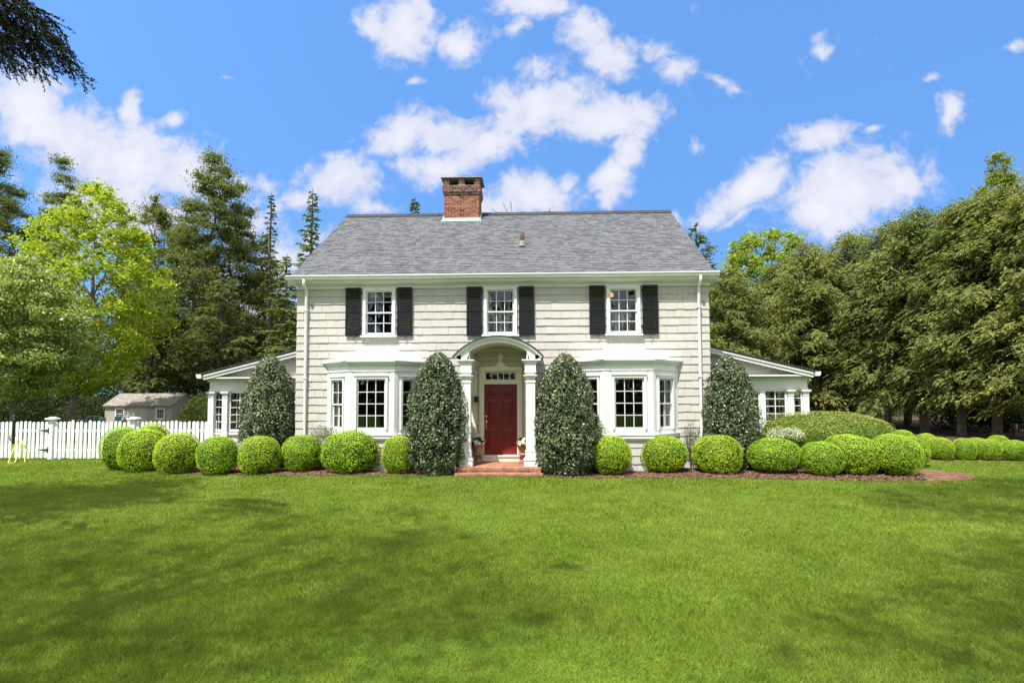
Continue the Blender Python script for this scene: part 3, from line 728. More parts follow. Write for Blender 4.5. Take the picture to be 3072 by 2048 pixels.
# ---- side sunrooms
def sunroom(s):
    Yf = 1.40; Yb = 6.2; XO = 9.46
    M = Matrix() if s < 0 else Matrix.Scale(-1, 4, (1, 0, 0))
    b = MB(M); zs = 1.0; zh = 2.24; ze = 2.62           # sill, head, top of frieze   (built for the left, mirrored for the right)
    b.box(-XO+.02, -HW-.03, Yf+.05, Yf+.12, -1.2, .90)
    b.box(-XO+.02, -HW-.03, Yf+.0, Yf+.15, .86, .93)
    b.box(-XO, -HW-.03, Yf+.02, Yf+.14, zh, ze)
    b.box(-XO-.02, -HW-.03, Yf-.0, Yf+.02, zh+.02, zh+.06)
    b.box(-XO-.05, -HW-.03, Yf-.05, Yf+.02, 2.56, 2.60); b.box(-XO-.12, -HW-.03, Yf-.14, Yf+.02, 2.62, 2.655); b.box(-XO-.18, -HW-.03, Yf-.24, Yf+.02, 2.655, 2.70)
    b.box(-XO, -XO+.06, Yf+.14, Yb, zh, ze); b.box(-XO+.02, -XO+.08, Yf+.14, Yb, -1.2, .93)
    b.box(-XO, -HW-.03, Yb, Yb+.1, -1.2, 2.6)
    for y in (2.6, 3.8, 5.0): b.box(-XO, -XO+.1, y-.06, y+.06, .93, zh)
    body = b.build('sunroom', WHITE, house)
    if s > 0: pass
    g = MB(M)                                                # gable triangle in siding
    top = lambda x: 2.70+(x+XO+.15)*(3.60-2.72)/(XO-6.04+.15)
    r = rs(30+s)
    for k in range(5):
        za, zb = 2.70+k*.2, 2.90+k*.2
        xa = -XO-.15+(za-2.70)/((3.60-2.72)/(XO-6.04+.15))
        xb = min(-XO-.15+(zb-2.70)/((3.60-2.72)/(XO-6.04+.15)), -HW-.03)
        if xa > -HW-.1: break
        A = [(xa, Yf-.012, za), (-HW-.03, Yf-.012, za), (-HW-.03, Yf+.0, min(zb, top(-HW))), (xb, Yf+.0, min(zb, top(xb)))]
        Bk = [(x, Yf+.06, z) for x, y, z in A]
        i = [g.v(p) for p in A]+[g.v(p) for p in Bk]
        for q in ((0,1,2,3), (7,6,5,4), (0,4,5,1), (1,5,6,2), (2,6,7,3), (3,7,4,0)): g.f([i[t] for t in q], .4+.3*r.rand())
    g.build('gable', SIDING, body)
    rf = MB(M); sl = (3.60-2.72)/(XO-6.04+.15)
    xo = -XO-.15; zo = 2.72
    P = lambda x, t: zo+(x-xo)*sl+t
    rf.hexa([(xo,Yf-.30,P(xo,.03)), (-HW,Yf-.30,P(-HW,.03)), (-HW,Yb+.3,P(-HW,.03)), (xo,Yb+.3,P(xo,.03)), (xo,Yf-.30,P(xo,.075)), (-HW,Yf-.30,P(-HW,.075)), (-HW,Yb+.3,P(-HW,.075)), (xo,Yb+.3,P(xo,.075))], .35)
    n = 26
    for k in range(n):                                       # shingle edge lips seen along the rake
        xa = xo+(-HW-xo)*k/n; xb = xo+(-HW-xo)*(k+1)/n
        rf.hexa([(xa,Yf-.32,P(xa,.076)), (xb,Yf-.32,P(xb,.076)), (xb,Yb+.3,P(xb,.076)), (xa,Yb+.3,P(xa,.076)), (xa,Yf-.32,P(xa,.10)), (xb,Yf-.32,P(xb,.08)), (xb,Yb+.3,P(xb,.08)), (xa,Yb+.3,P(xa,.10))], r.rand())
    rf.build('sunroom_roof', ROOF, body)
    rk = MB(M)
    rk.hexa([(xo+.1,Yf-.26,P(xo+.1,-.13)), (-HW,Yf-.26,P(-HW,-.13)), (-HW,Yf-.22,P(-HW,-.13)), (xo+.1,Yf-.22,P(xo+.1,-.13)), (xo+.1,Yf-.26,P(xo+.1,.03)), (-HW,Yf-.26,P(-HW,.03)), (-HW,Yf-.22,P(-HW,.03)), (xo+.1,Yf-.22,P(xo+.1,.03))])
    rk.hexa([(xo+.1,Yf-.29,P(xo+.1,-.03)), (-HW,Yf-.29,P(-HW,-.03)), (-HW,Yf-.26,P(-HW,-.03)), (xo+.1,Yf-.26,P(xo+.1,-.03)), (xo+.1,Yf-.29,P(xo+.1,.028)), (-HW,Yf-.29,P(-HW,.028)), (-HW,Yf-.26,P(-HW,.028)), (xo+.1,Yf-.26,P(xo+.1,.028))])
    rk.hexa([(xo+.3,Yf-.22,P(xo+.3,-.03)), (-HW,Yf-.22,P(-HW,-.03)), (-HW,Yf,P(-HW,-.03)), (xo+.3,Yf,P(xo+.3,-.03)), (xo+.3,Yf-.22,P(xo+.3,.02)), (-HW,Yf-.22,P(-HW,.02)), (-HW,Yf,P(-HW,.02)), (xo+.3,Yf,P(xo+.3,.02))])
    rk.build('rake_board', WHITE, body)
    gt = MB(M); gt.prism([(xo-.10,zo+.07), (xo-.09,zo-.02), (xo-.06,zo-.06), (xo+.06,zo-.06), (xo+.06,zo+.06), (xo-.02,zo+.06)], Yf-.34, Yb+.3, 'y'); gt.build('sunroom_gutter', WHITE, body)
    for xc, hw in ((-XO+.085, .09), (-8.915, .08), (-HW-.17, .10)):   # square pillars with capitals
        p = MB(M)
        for d, za, zb in ((0,.93,2.06), (.012,2.06,2.08), (0,2.08,2.15), (.03,2.15,2.19), (.05,2.19,2.24)): p.box(xc-hw-d, xc+hw+d, Yf-.055-d, Yf+.12, za, zb)
        p.box(xc-hw-.02, xc+hw+.02, Yf-.08, Yf+.12, -.2 , .93)
        p.build('sunroom_pillar', WHITE, body)
    ws = [(-XO+.165, -9.0, 1), (-8.83, -8.10, 2), (-8.02, -7.37, 2), (-7.29, -6.62, 2), (-6.56, -6.34, 1)]
    for xa, xb, c in ws:
        m = MB(M); m.box(xa, xa+.02, Yf+.0, Yf+.1, .93, zh); m.box(xb-.02, xb, Yf+.0, Yf+.1, .93, zh)
        m.M = M @ Matrix.Translation((0, Yf+.02, 0)); gq = muntins(m, xa+.02, xb-.02, .95, zh, c, 5, 0, .05 if c > 1 else .028, .022, .03, .09)
        m.build('window', WHITE, body)
        q = MB(M @ Matrix.Translation((0, Yf+.035, 0))); q.quad((gq[0],0,gq[2]), (gq[1],0,gq[2]), (gq[1],0,gq[3]), (gq[0],0,gq[3])); q.build('pane', GLASS, body)
    for xa, xb in zip([w[1] for w in ws[1:-2]], [w[0] for w in ws[2:-1]]):
        m = MB(M); m.box(xa, xb, Yf-.0, Yf+.1, .93, zh); m.build('mullion', WHITE, body)
    m = MB(M); m.box(-XO+.12, -HW-.05, Yb-.25, Yb-.2, -.5, 2.55); m.box(-XO+.12, -HW-.05, Yf+.2, Yb-.25, .30, .34); m.box(-XO+.12, -HW-.05, Yf+.2, Yb-.25, 2.56, 2.59); m.build('room', ROOM, body)
    for x in (-9.0, -8.35, -7.7, -7.0):
        m = MB(M)
        for k in range(5): m.tube([(x+k*.04, Yf+.35, .95), (x+k*.04, Yf+.35, 2.25)], .04, 6)
        m.build('curtain', CURTAIN, body)
    # outer side: glazing panels with frames
    m = MB(M)
    for ya, yb in ((1.56,2.54), (2.66,3.74), (3.86,4.94), (5.06,6.2)):
        m.M = M @ Matrix.Translation((-XO+.04, 0, 0)) @ Matrix.Rotation(-PI/2, 4, 'Z'); muntins(m, -yb, -ya, .95, zh, 3, 5, 0, .05, .022, .03)
    m.build('window', WHITE, body)
for s in (-1, 1): sunroom(s)

# ------------------------------------------------------------------ vegetation
def norm(v): return v/np.maximum(np.linalg.norm(v, axis=-1, keepdims=True), 1e-9)
def leaves(C, D, Nn, l, w):
    """one rhombic leaf per row: centre, long axis, normal"""
    D = norm(D); S = norm(np.cross(D, Nn)); l = np.asarray(l)[:, None]*.5; w = np.asarray(w)[:, None]*.5
    V = np.stack([C-D*l, C+S*w-D*l*.1, C+D*l, C-S*w-D*l*.1], 1).reshape(-1, 3)
    n = len(C); return V, np.arange(4*n).reshape(n, 4)
def blob(r, n=24, m=12, seed=0, prof=None):
    th = np.linspace(0, 2*PI, n, endpoint=False); ph = np.linspace(.02, PI-.02, m)
    T, P = np.meshgrid(th, ph); V = np.stack([np.sin(P)*np.cos(T), np.sin(P)*np.sin(T), np.cos(P)], -1).reshape(-1, 3)*r
    i = (np.arange(m-1)[:, None]*n+np.arange(n)[None]); j = (np.arange(m-1)[:, None]*n+(np.arange(n)+1)[None] % n)
    F = np.stack([i, j, j+n, i+n], -1).reshape(-1, 4); return V, F
def lump(U, seed, k=14, f=3.0):
    r = rs(seed); o = np.zeros(len(U))
    for q in range(k):
        d = norm(r.normal(size=3)); fr = f*r.uniform(.6, 2.2); o += np.sin(U @ d*fr+r.rand()*6.28)/k**.5
    return o
def joinm(parts):
    V = []; F = []; rr = []; mi = []; o = 0
    for v, f, r_, m in parts:
        V.append(v); F.append(f+o); rr.append(np.broadcast_to(r_, len(f))); mi.append(np.full(len(f), m)); o += len(v)
    return np.concatenate(V), np.concatenate(F), np.concatenate(rr), np.concatenate(mi)
def ball_mesh(seed, n=15000, leaf=.041, flat=1.0, mats=None, name='clipped_ball'):
    """clipped round shrub of unit radius standing on z=0: a shell of small leaves with pits, dark twiggy inside"""
    r = rs(seed); U = norm(r.normal(size=(n, 3)))
    U = U[U[:, 2] > -.93]; n = len(U)
    lp = lump(U, seed+7, 18, 7.0); lp2 = lump(U, seed+9, 20, 22.0); lp3 = lump(U, seed+13, 10, 2.2)
    up = np.clip(U[:, 2], 0, 1)
    pit = np.clip(lp2*.75-.0, 0, 1.2)*(1-.9*up**.7)
    rad = 1+.032*lp3+.014*lp-.09*pit-.05*r.rand(n)**2*(1-.7*up)+.014*(1-.6*up)*r.normal(size=n)
    pw = np.where(U[:, 2] < 0, .90, 1.0); ex = 2.15+.5*r.rand(); rad = rad*np.power((np.abs(U)**ex).sum(1), -1/ex)*(1+.02*lump(U, seed+21, 6, 1.6))
    C = U*rad[:, None]; C[:, 2] = C[:, 2]*pw*flat+.93*flat*.9
    D = norm(np.cross(U, r.normal(size=(n, 3)))); jit = .68-.4*up
    Nn = norm(U+r.normal(size=(n, 3))*jit[:, None]); D = norm(D-Nn*np.sum(D*Nn, 1, keepdims=True)+Nn*.15)
    s = r.uniform(.75, 1.35, n)
    V, F = leaves(C, D, Nn, leaf*s, leaf*.62*s)
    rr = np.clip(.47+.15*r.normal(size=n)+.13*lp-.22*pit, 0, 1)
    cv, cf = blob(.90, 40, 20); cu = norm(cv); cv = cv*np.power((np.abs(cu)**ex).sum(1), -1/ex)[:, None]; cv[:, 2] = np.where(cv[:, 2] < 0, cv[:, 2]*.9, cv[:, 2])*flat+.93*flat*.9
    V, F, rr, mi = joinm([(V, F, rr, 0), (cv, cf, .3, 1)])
    return V, F, rr, mi
BALLS = []
def ball(px0, px1, pt, pb, label, group, name='boxwood_ball', yoff=None, Y=None, k=[0], grow=1.0):
    p = gr((px0+px1)/2, pb); cx = (px0+px1)/2
    Yg = p[1] if Y is None else Y-.5
    w = at(px1, pb, Yg+.5)[0]-at(px0, pb, Yg+.5)[0]
    Yc = (Yg+.42*w) if Y is None else Y
    rad = (at(px1, (pt+pb)/2, Yc)[0]-at(px0, (pt+pb)/2, Yc)[0])/2
    vw = (cx-1600)/1700; rad *= grow/math.sqrt(1+vw*vw)
    top = at(cx, pt, Yc-.2*rad)[2]; x = at(cx, pt, Yc)[0]
    if len(BALLS) < 6:
        i = len(BALLS); V, F, rr, mi = ball_mesh(100+i)
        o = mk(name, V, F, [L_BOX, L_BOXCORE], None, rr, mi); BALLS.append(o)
    else:
        o = dup(BALLS[k[0] % 6]); o.name = name
    k[0] += 1
    hz = top/1.83
    o.location = (x, Yc, -.01); o.scale = (rad/1.03, rad/1.03, hz/1.02); o.rotation_euler.z = k[0]*1.7
    tag(o, label, 'shrub', group); return o
G1 = 'clipped boxwood balls along the front bed'; G2 = 'clipped boxwood balls of the far row'
ball(304, 440, 1277, 1417, 'leftmost clipped boxwood ball at the bed end nearest the picket gate', G1)
ball(357, 512, 1283, 1422, 'clipped boxwood ball overlapping the leftmost one in front', G1)
ball(400, 512, 1268, 1405, 'clipped boxwood ball tucked behind the left end cluster against the picket fence', G1, Y=.6)
ball(463, 612, 1294, 1428, 'wide clipped boxwood ball left of the sunroom corner pillars', G1)
ball(587, 725, 1301, 1430, 'clipped boxwood ball below the left sunroom windows', G1)
ball(716, 844, 1306, 1428, 'small clipped boxwood ball in front of the left corner holly', G1)
ball(844, 971, 1303, 1420, 'clipped boxwood ball below the left downspout', G1)
ball(966, 1143, 1288, 1426, 'largest clipped boxwood ball, below the left bay window', G1)
ball(1147, 1250, 1306, 1407, 'small clipped boxwood ball half hidden by the holly left of the door', G1, Y=-1.12)
ball(1770, 1897, 1302, 1416, 'clipped boxwood ball beside the holly right of the door, its left side in shade', G1, Y=-1.15)
ball(1914, 2067, 1300, 1423, 'clipped boxwood ball below the right bay window', G1)
ball(2072, 2224, 1303, 1426, 'clipped boxwood ball in front of the right corner holly', G1)
ball(2232, 2397, 1311, 1426, 'clipped boxwood ball in front of the white flowering shrub', G1)
ball(2395, 2528, 1321, 1432, 'small low clipped boxwood ball between two taller ones right of the white flowers', G1)
ball(2463, 2640, 1303, 1428, 'clipped boxwood ball behind the low one, before the grey green mound', G1, Y=-.9)
ball(2589, 2769, 1299, 1434, 'biggest clipped boxwood ball at the right end beside the brick path', G1)
ball(2650, 2793, 1303, 1392, 'clipped boxwood ball behind the right end ball, first of the far row', G2, Y=.55)
ball(2669, 2748, 1287, 1380, 'bright clipped boxwood ball rising just beside the mound end', G2, Y=2.4)
ball(2777, 2858, 1310, 1383, 'clipped boxwood ball of the far row, first clear of the right end cluster', G2, grow=1.16)
ball(2855, 2926, 1312, 1383, 'clipped boxwood ball of the far row, second clear of the right end cluster', G2, grow=1.16)
ball(2922, 3000, 1316, 1384, 'clipped boxwood ball of the far row, left neighbour of the rightmost', G2, grow=1.16)
ball(2996, 3088, 1318, 1386, 'rightmost clipped boxwood ball of the far row, cut by the picture edge', G2, grow=1.16)
ball(2741, 2812, 1295, 1372, 'small clipped boxwood ball in the back rank near the mound', G2, Y=3.4, grow=1.12)
ball(2895, 2965, 1311, 1372, 'small clipped boxwood ball in the back rank, half hidden behind the row', G2, Y=3.2, grow=1.12)
ball(2958, 3030, 1304, 1372, 'small clipped boxwood ball in the back rank, right one of three', G2, Y=3.0, grow=1.12)
# big clipped mound
def mound():
    V, F, rr, mi = ball_mesh(140, 26000, .022, 1.0)
    o = mk('clipped_mound', V, F, [L_MOUND, L_BOXCORE], None, rr, mi)
    a = at(2278, 1300, 1.1); c = at(2665, 1300, 1.1); top = at(2440, 1236, .9)[2]
    o.location = ((a[0]+c[0])/2-.05, 1.15, -.01); o.scale = ((c[0]-a[0])/2, 1.75, top/1.80)
    tag(o, 'wide grey green clipped yew mound in front of the right sunroom', 'shrub')
mound()
def holly(name, px0, px1, pt, pb, label, Y, seed, n=23000):
    cx = (px0+px1)/2; a = at(px0, (pt+3*pb)/4, Y); c = at(px1, (pt+3*pb)/4, Y)
    Rr = (c[0]-a[0])/2/1.02; H = at(cx, pt, Y)[2]-.02; r = rs(seed)
    def prof(t): return np.where(t < .28, .80+.20*np.sin(np.clip(t/.28, 0, 1)*PI/2), np.power(np.clip(1-np.clip((t-.28)/.72, 0, 1)**2.1, 0, 1), .60)*.98+.02*(1-t))
    t = r.rand(n*2); keep = r.rand(n*2) < prof(t)+.08; t = t[keep][:n]; m = len(t); az = r.rand(m)*2*PI
    U = np.stack([np.cos(az), np.sin(az), (t-.5)*2.2], 1)
    lp = lump(U, seed, 18, 4.5); lp2 = lump(U, seed+3, 20, 14)
    q = r.rand(m)**.5
    rad = Rr*prof(t)*(1+.055*lp+.06*lp2)*(.62+.40*q)*(1+.10*(r.rand(m) < .03))+.015
    C = np.stack([np.cos(az)*rad, np.sin(az)*rad, .06+t*(H-.04)+r.normal(0, .02, m)], 1)
    slope = np.where(t > .75, 1.2, .3)
    O = norm(np.stack([np.cos(az), np.sin(az), slope], 1))
    Nn = norm(O+r.normal(size=(m, 3))*.75); D = norm(np.cross(Nn, r.normal(size=(m, 3))))
    s = r.uniform(.7, 1.3, m); V, F = leaves(C, D, Nn, .060*s, .038*s)
    rr = np.clip(.31+.21*r.normal(size=m)+.2*lp2+.25*(q-.7)+.35*np.clip((t-.86)*6, 0, 1)*r.rand(m), 0, 1)
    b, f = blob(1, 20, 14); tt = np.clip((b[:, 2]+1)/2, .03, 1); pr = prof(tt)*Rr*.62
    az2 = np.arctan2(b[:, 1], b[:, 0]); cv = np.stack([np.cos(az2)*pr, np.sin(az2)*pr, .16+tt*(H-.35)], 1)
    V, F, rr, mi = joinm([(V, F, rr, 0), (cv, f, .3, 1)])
    root = empty(name, (at(cx, pb, Y)[0], Y, 0), label, 'shrub', 'cone shaped hollies along the front of the house')
    mk('crown', V, F, [L_HOLLY, HOLLYCORE], root, rr, mi)
    b = MB()
    for k in range(4): b.tube([(.05*math.cos(k*1.7),.05*math.sin(k*1.7),-.05), (.16*math.cos(k*1.7),.14*math.sin(k*1.7),.45)], [.035,.02], 6)
    b.build('trunk', BARK, root, True)
holly('cone_holly', 723, 890, 1066, 1335, 'cone shaped dark holly at the left corner of the house before the sunroom', .25, 301)
holly('cone_holly', 1219, 1409, 1058, 1412, 'cone shaped dark holly just left of the red front door', -1.02, 302)
holly('cone_holly', 1599, 1793, 1060, 1414, 'cone shaped dark holly just right of the red front door', -1.05, 303)
holly('cone_holly', 2093, 2277, 1066, 1345, 'cone shaped bronze tipped holly at the right corner of the house', .1, 304)

def puff(name, px, py, Y, rx, rz, label, mat, n, leaf, seed, cat='shrub', flowers=None):
    r = rs(seed); p = at(px, py, Y); root = empty(name, (p[0], Y, 0), label, cat)
    U = norm(r.normal(size=(n, 3))); q = r.rand(n)**.45; lp = lump(U, seed, 12, 4)
    C = U*(q*(1+.18*lp))[:, None]*np.array([rx, rx*.8, rz]); C[:, 2] += p[2]
    Nn = norm(U+r.normal(size=(n, 3))); D = r.normal(size=(n, 3)); D[:, 2] += .6
    V, F = leaves(C, D, Nn, leaf*r.uniform(.6, 1.4, n), leaf*.4*r.uniform(.7, 1.3, n))
    mk('foliage', V, F, mat, root, np.clip(.5+.25*r.normal(size=n), 0, 1))
    b = MB()
    for k in range(9):
        a = k*.7; b.tube([(0,0,0), (rx*.5*math.cos(a), rx*.4*math.sin(a), p[2]*.7), (rx*.8*math.cos(a), rx*.6*math.sin(a), p[2]+rz*.6*r.rand())], [.012,.009,.004], 5)
    b.build('stem', BARK, root)
    if flowers:
        m = flowers; C = []
        for k in range(m):
            u = norm(r.normal(size=3)); u[2] = abs(u[2])*.9; u[1] = -abs(u[1]); c0 = u*np.array([rx, rx*.8, rz])*r.uniform(.85, 1.08); c0[2] += p[2]
            L = r.uniform(.05, .12); d = norm(np.array([r.normal()*.4, -.3, r.uniform(-.8, 1)]))
            for t in range(9): C.append(c0+d*L*(t/8-.5)+r.normal(0, .008, 3))
        C = np.array(C); m = len(C); V, F = leaves(C, r.normal(size=(m, 3)), r.normal(size=(m, 3)), np.full(m, .032), np.full(m, .026))
        mk('blossom', V, F, L_FLOWER, root, r.rand(m))
    return root
puff('flowering_shrub', 2356, 1308, -.35, .50, .27, 'shrub covered in creamy white flower sprays before the grey green mound', L_SIL, 1500, .08, 401, flowers=110)
puff('low_shrub', 978, 1305, -.45, .48, .30, 'wispy soft shrub with pinkish new leaves below the left bay window', L_SHRUB, 1500, .05, 402)
puff('low_shrub', 1805, 1290, -.6, .25, .30, 'small light green shrub between the right holly and the right bay window', L_BRI, 600, .06, 403)
puff('low_shrub', 2072, 1300, -.3, .22, .34, 'thin grey green shrub left of the right corner holly', L_SHRUB, 500, .05, 404)
puff('low_shrub', 2262, 1316, -.1, .22, .22, 'bright yellow green sprig beside the white flowering shrub', L_BRI, 420, .06, 405)

# ---- trees
def tube_np(pts, rad, n=6):
    pts = np.asarray(pts, float); T = norm(np.gradient(pts, axis=0)); up = np.array([.31, .17, 1.]) if abs(T[0, 2]) < .9 else np.array([1., .2, 0])
    A = norm(np.cross(T, up)); B = np.cross(A, T); th = np.arange(n)*2*PI/n
    V = pts[:, None]+(A[:, None]*np.cos(th)[None, :, None]+B[:, None]*np.sin(th)[None, :, None])*np.asarray(rad)[:, None, None]
    m = len(pts); i = np.arange(m-1)[:, None]*n+np.arange(n)[None]; j = np.arange(m-1)[:, None]*n+(np.arange(n)[None]+1) % n
    return V.reshape(-1, 3), np.stack([i, j, j+n, i+n], -1).reshape(-1, 4)
class Acc:
    def __init__(s): s.V = []; s.F = []; s.o = 0
    def add(s, V, F): s.V.append(V); s.F.append(F+s.o); s.o += len(V)
    def get(s): return np.concatenate(s.V), np.concatenate(s.F)
def conifer(seed, H, z0, prof, nb, lift=.1, droop=.35, spray=.7, dens=12, K=11, ll=.26, lw=.06, r0=.2, lean=0., gap=0., dead=.0, tipdroop=.5, scat=0.):
    r = rs(seed); tw = Acc(); zs = np.linspace(0, H, 12)
    bx = lean*np.sin(zs/H*2.2)+np.cumsum(r.normal(0, .02*H/12, 12)); by = np.cumsum(r.normal(0, .02*H/12, 12))
    bx -= bx[0]; by -= by[0]
    tw.add(*tube_np(np.stack([bx, by, zs], 1), r0*(1-zs/H)**.8+.02, 9))
    SC = []; SD = []; SL = []; SB = []
    for i in range(nb):
        u = (i+r.rand())/nb; t = u**.9; z = z0+(H*.985-z0)*t; L = prof(t)*r.uniform(.5, 1.18)
        if L < .05: continue
        if gap and r.rand() < gap: continue
        az = i*2.39996+r.normal(0, .35); d = np.array([math.cos(az), math.sin(az)]); s = np.linspace(0, 1, 6)
        c0 = np.array([np.interp(z, zs, bx), np.interp(z, zs, by), z]); lf = lift+r.normal(0, .1)+t*.35; dr = droop*r.uniform(.6, 1.4)
        P = np.stack([c0[0]+d[0]*L*s, c0[1]+d[1]*L*s, c0[2]+L*(lf*s-dr*s*s)], 1)
        tw.add(*tube_np(P, np.linspace(.022*L**.6+.008, .006, 6), 5))
        if r.rand() < dead: continue
        n = max(4, int(dens*L)); q = .18+.82*r.rand(n)**.75; bc = r.normal(0, .12)
        C = np.stack([np.interp(q, s, P[:, k]) for k in range(3)], 1)+r.normal(0, 1, (n, 3))*scat*np.array([1, 1, 1.1])
        side = r.choice([-1, 1], n)*r.uniform(.35, 1.15, n)*(1-.45*(q > .9)); a2 = az+side
        D = np.stack([np.cos(a2), np.sin(a2), r.normal(-.12, .22, n)-dr*.4], 1)
        SC.append(C); SD.append(norm(D)); SL.append(spray*r.uniform(.55, 1.15, n)*(1.1-.4*q)*min(1, .35+L*.35)); SB.append(np.full(n, bc))
    SC = np.concatenate(SC); SD = np.concatenate(SD); SL = np.concatenate(SL); SB = np.concatenate(SB); n = len(SC)
    q = np.tile(np.linspace(.08, 1, K), (n, 1))+r.normal(0, .04, (n, K))
    side = np.where(np.arange(K) % 2 == 0, 1, -1)[None]*r.uniform(.45, .95, (n, K)); side[:, -1] *= .1
    Up = np.array([0, 0, 1.]); S = norm(np.cross(SD, Up))
    Dl = norm(SD[:, None]*np.cos(side)[..., None]+S[:, None]*np.sin(side)[..., None]+Up*r.normal(-.12, .16, (n, K))[..., None])
    Lf = ll*(.55+.6*(1-q))*r.uniform(.7, 1.3, (n, K))*np.clip(SL/spray, .45, 1)[:, None]
    C = SC[:, None]+SD[:, None]*(SL[:, None]*q)[..., None]+Dl*(Lf*.42)[..., None]; C[..., 2] -= tipdroop*.5*SL[:, None]*q*q
    Nn = norm(Up[None, None]*.75+r.normal(0, .75, (n, K, 3))+SD[:, None]*.35)
    V, F = leaves(C.reshape(-1, 3), Dl.reshape(-1, 3), Nn.reshape(-1, 3), Lf.ravel(), (lw*r.uniform(.7, 1.4, (n, K))).ravel())
    rr = np.clip(.42+SB[:, None]+.14*r.normal(size=(n, 1))+.11*r.normal(size=(n, K))+.1*q, 0, 1).ravel()
    return (V, F, rr), tw.get()
def broadleaf(seed, H, z0, rx, ncl, nl, leaf, clr, shape='ovate', r0=.2, shell=.5, flat=.7, wr=.7, up=.9):
    r = rs(seed); tw = Acc(); nz = 9; zs = np.linspace(0, H*.86, nz)
    bx = np.cumsum(r.normal(0, .012*H, nz)); by = np.cumsum(r.normal(0, .012*H, nz)); bx -= bx[0]; by -= by[0]
    tw.add(*tube_np(np.stack([bx, by, zs], 1), r0*(1-zs/H)+.015, 9))
    def env(t):
        if shape == 'tall': return np.power(np.clip(1-t**1.6, 0, 1), .6)*(.72+.28*np.minimum(1, t*4))+.03
        if shape == 'ovate': return np.sin(np.clip(t, 0, 1)**.72*PI)**.75*.98+.02
        return np.sqrt(np.clip(1-(2*t-1)**2, 0, 1))
    lead = []
    for k in range(26):
        t = (k+.5)/26*.92; z = z0+(H-z0)*t; az = k*2.4+r.normal(0, .3); L = rx*env(t)*r.uniform(.7, .95); zb = max(z0*.8, z-L*r.uniform(.5, .9)); zb = min(zb, H*.8)
        c0 = np.array([np.interp(zb, zs, bx), np.interp(zb, zs, by), zb]); e = np.array([c0[0]+L*math.cos(az), c0[1]+L*math.sin(az), z])
        s = np.linspace(0, 1, 6)[:, None]; P = c0*(1-s)+e*s; P[:, 2] += np.sin(s[:, 0]*PI)*L*.08; P[1:-1] += r.normal(0, .03*L, (4, 3))
        tw.add(*tube_np(P, np.linspace(.02*L**.8+.015, .012, 6), 5)); lead.append(P)
    lead = np.concatenate(lead)
    CL = []
    while len(CL) < ncl:
        t = r.rand(); 
        if r.rand() > env(t)+.05: continue
        az = r.rand()*2*PI; q = (shell+(1-shell)*r.rand()**.5) if r.rand() < .75 else r.rand()**.5
        rad = rx*env(t)*q*r.uniform(.82, 1.08); z = z0+(H-z0)*t
        CL.append((np.interp(z, zs, bx)+rad*math.cos(az), np.interp(z, zs, by)+rad*math.sin(az), z))
    CL = np.array(CL)
    for c in CL[::2]:
        k = np.argmin(((lead-c)**2).sum(1)+np.where(lead[:, 2] > c[2], 2., 0)); s = np.linspace(0, 1, 4)[:, None]
        P = lead[k]*(1-s)+c*s; P[1:3] += r.normal(0, .05, (2, 3)); tw.add(*tube_np(P, [.018, .013, .009, .005], 4))
    sz = clr*r.uniform(.6, 1.35, ncl); cb = r.normal(0, .1, ncl); cnt = np.maximum(8, (nl*(sz/clr)**2).astype(int)); idx = np.repeat(np.arange(ncl), cnt); n = len(idx)
    G = r.normal(size=(n, 3)); G = norm(G)*np.clip(np.abs(r.normal(0, .62, n)), 0, 1.5)[:, None]; G[:, 2] *= flat
    C = CL[idx]+G*sz[idx][:, None]
    Nn = norm(np.array([0, 0, up])+r.normal(0, .7, (n, 3))); D = r.normal(size=(n, 3)); D[:, 2] -= .35
    s = r.uniform(.65, 1.3, n); V, F = leaves(C, D, Nn, leaf*s, leaf*wr*s)
    rr = np.clip(.46+cb[idx]+.2*r.normal(size=n), 0, 1)
    return (V, F, rr), tw.get()
def tree(name, data, base, label, leaf, bark, group=None, rz=0, sc=1, cat='tree'):
    (V, F, rr), (tv, tf) = data
    root = empty(name, (base[0], base[1], float(gz(base[0], base[1]))-.05), label, cat, group, rz); root.scale = (sc, sc, sc) if isinstance(sc, (int, float)) else sc
    mk('crown', V, F, leaf, root, rr); mk('trunk', tv, tf, bark, root, np.full(len(tf), .5), smooth=True)
    return root
def place(px, Y): return (float(at(px, 1200, Y)[0]), Y)
def hgt(py, px, Y): x = place(px, Y)[0]; return float(at(px, py, Y)[2]-gz(x, Y)+.05)

# hemlock row on the right
hp = lambda t: 3.15*np.power(np.clip(1-t**2.4, 0, 1), .62)*(.8+.2*np.minimum(1, t*6))+.06
HEMV = []
HV_H = 12.0
row = [(2225, 21, 800, 'hemlock of the right row standing nearest the sunroom roof, lowest crown'),
       (2350, 23.5, 775, 'hemlock of the right row rising behind the sunroom gutter'),
       (2455, 20, 720, 'hemlock of the right row above the left end of the grey green mound'),
       (2560, 21, 690, 'hemlock of the right row just right of the bright green tree'),
       (2655, 17.5, 668, 'hemlock of the right row behind the right end of the mound'),
       (2770, 16, 628, 'hemlock of the right row above the back rank of boxwood balls'),
       (2880, 13.5, 598, 'hemlock of the right row left of the tall yellow green conifer'),
       (2985, 12, 565, 'hemlock of the right row below the tall yellow green conifer'),
       (3095, 10.5, 530, 'hemlock of the right row cut by the right picture edge'),
       (2720, 23, 660, 'hemlock filling the gap behind the middle of the right row'),
       (2950, 20, 610, 'hemlock filling the gap behind the right end of the row'),
       (3220, 8.5, 480, 'hemlock just outside the right picture edge, its branches reaching in')]
GH = 'hemlocks in a tall row right of the house'
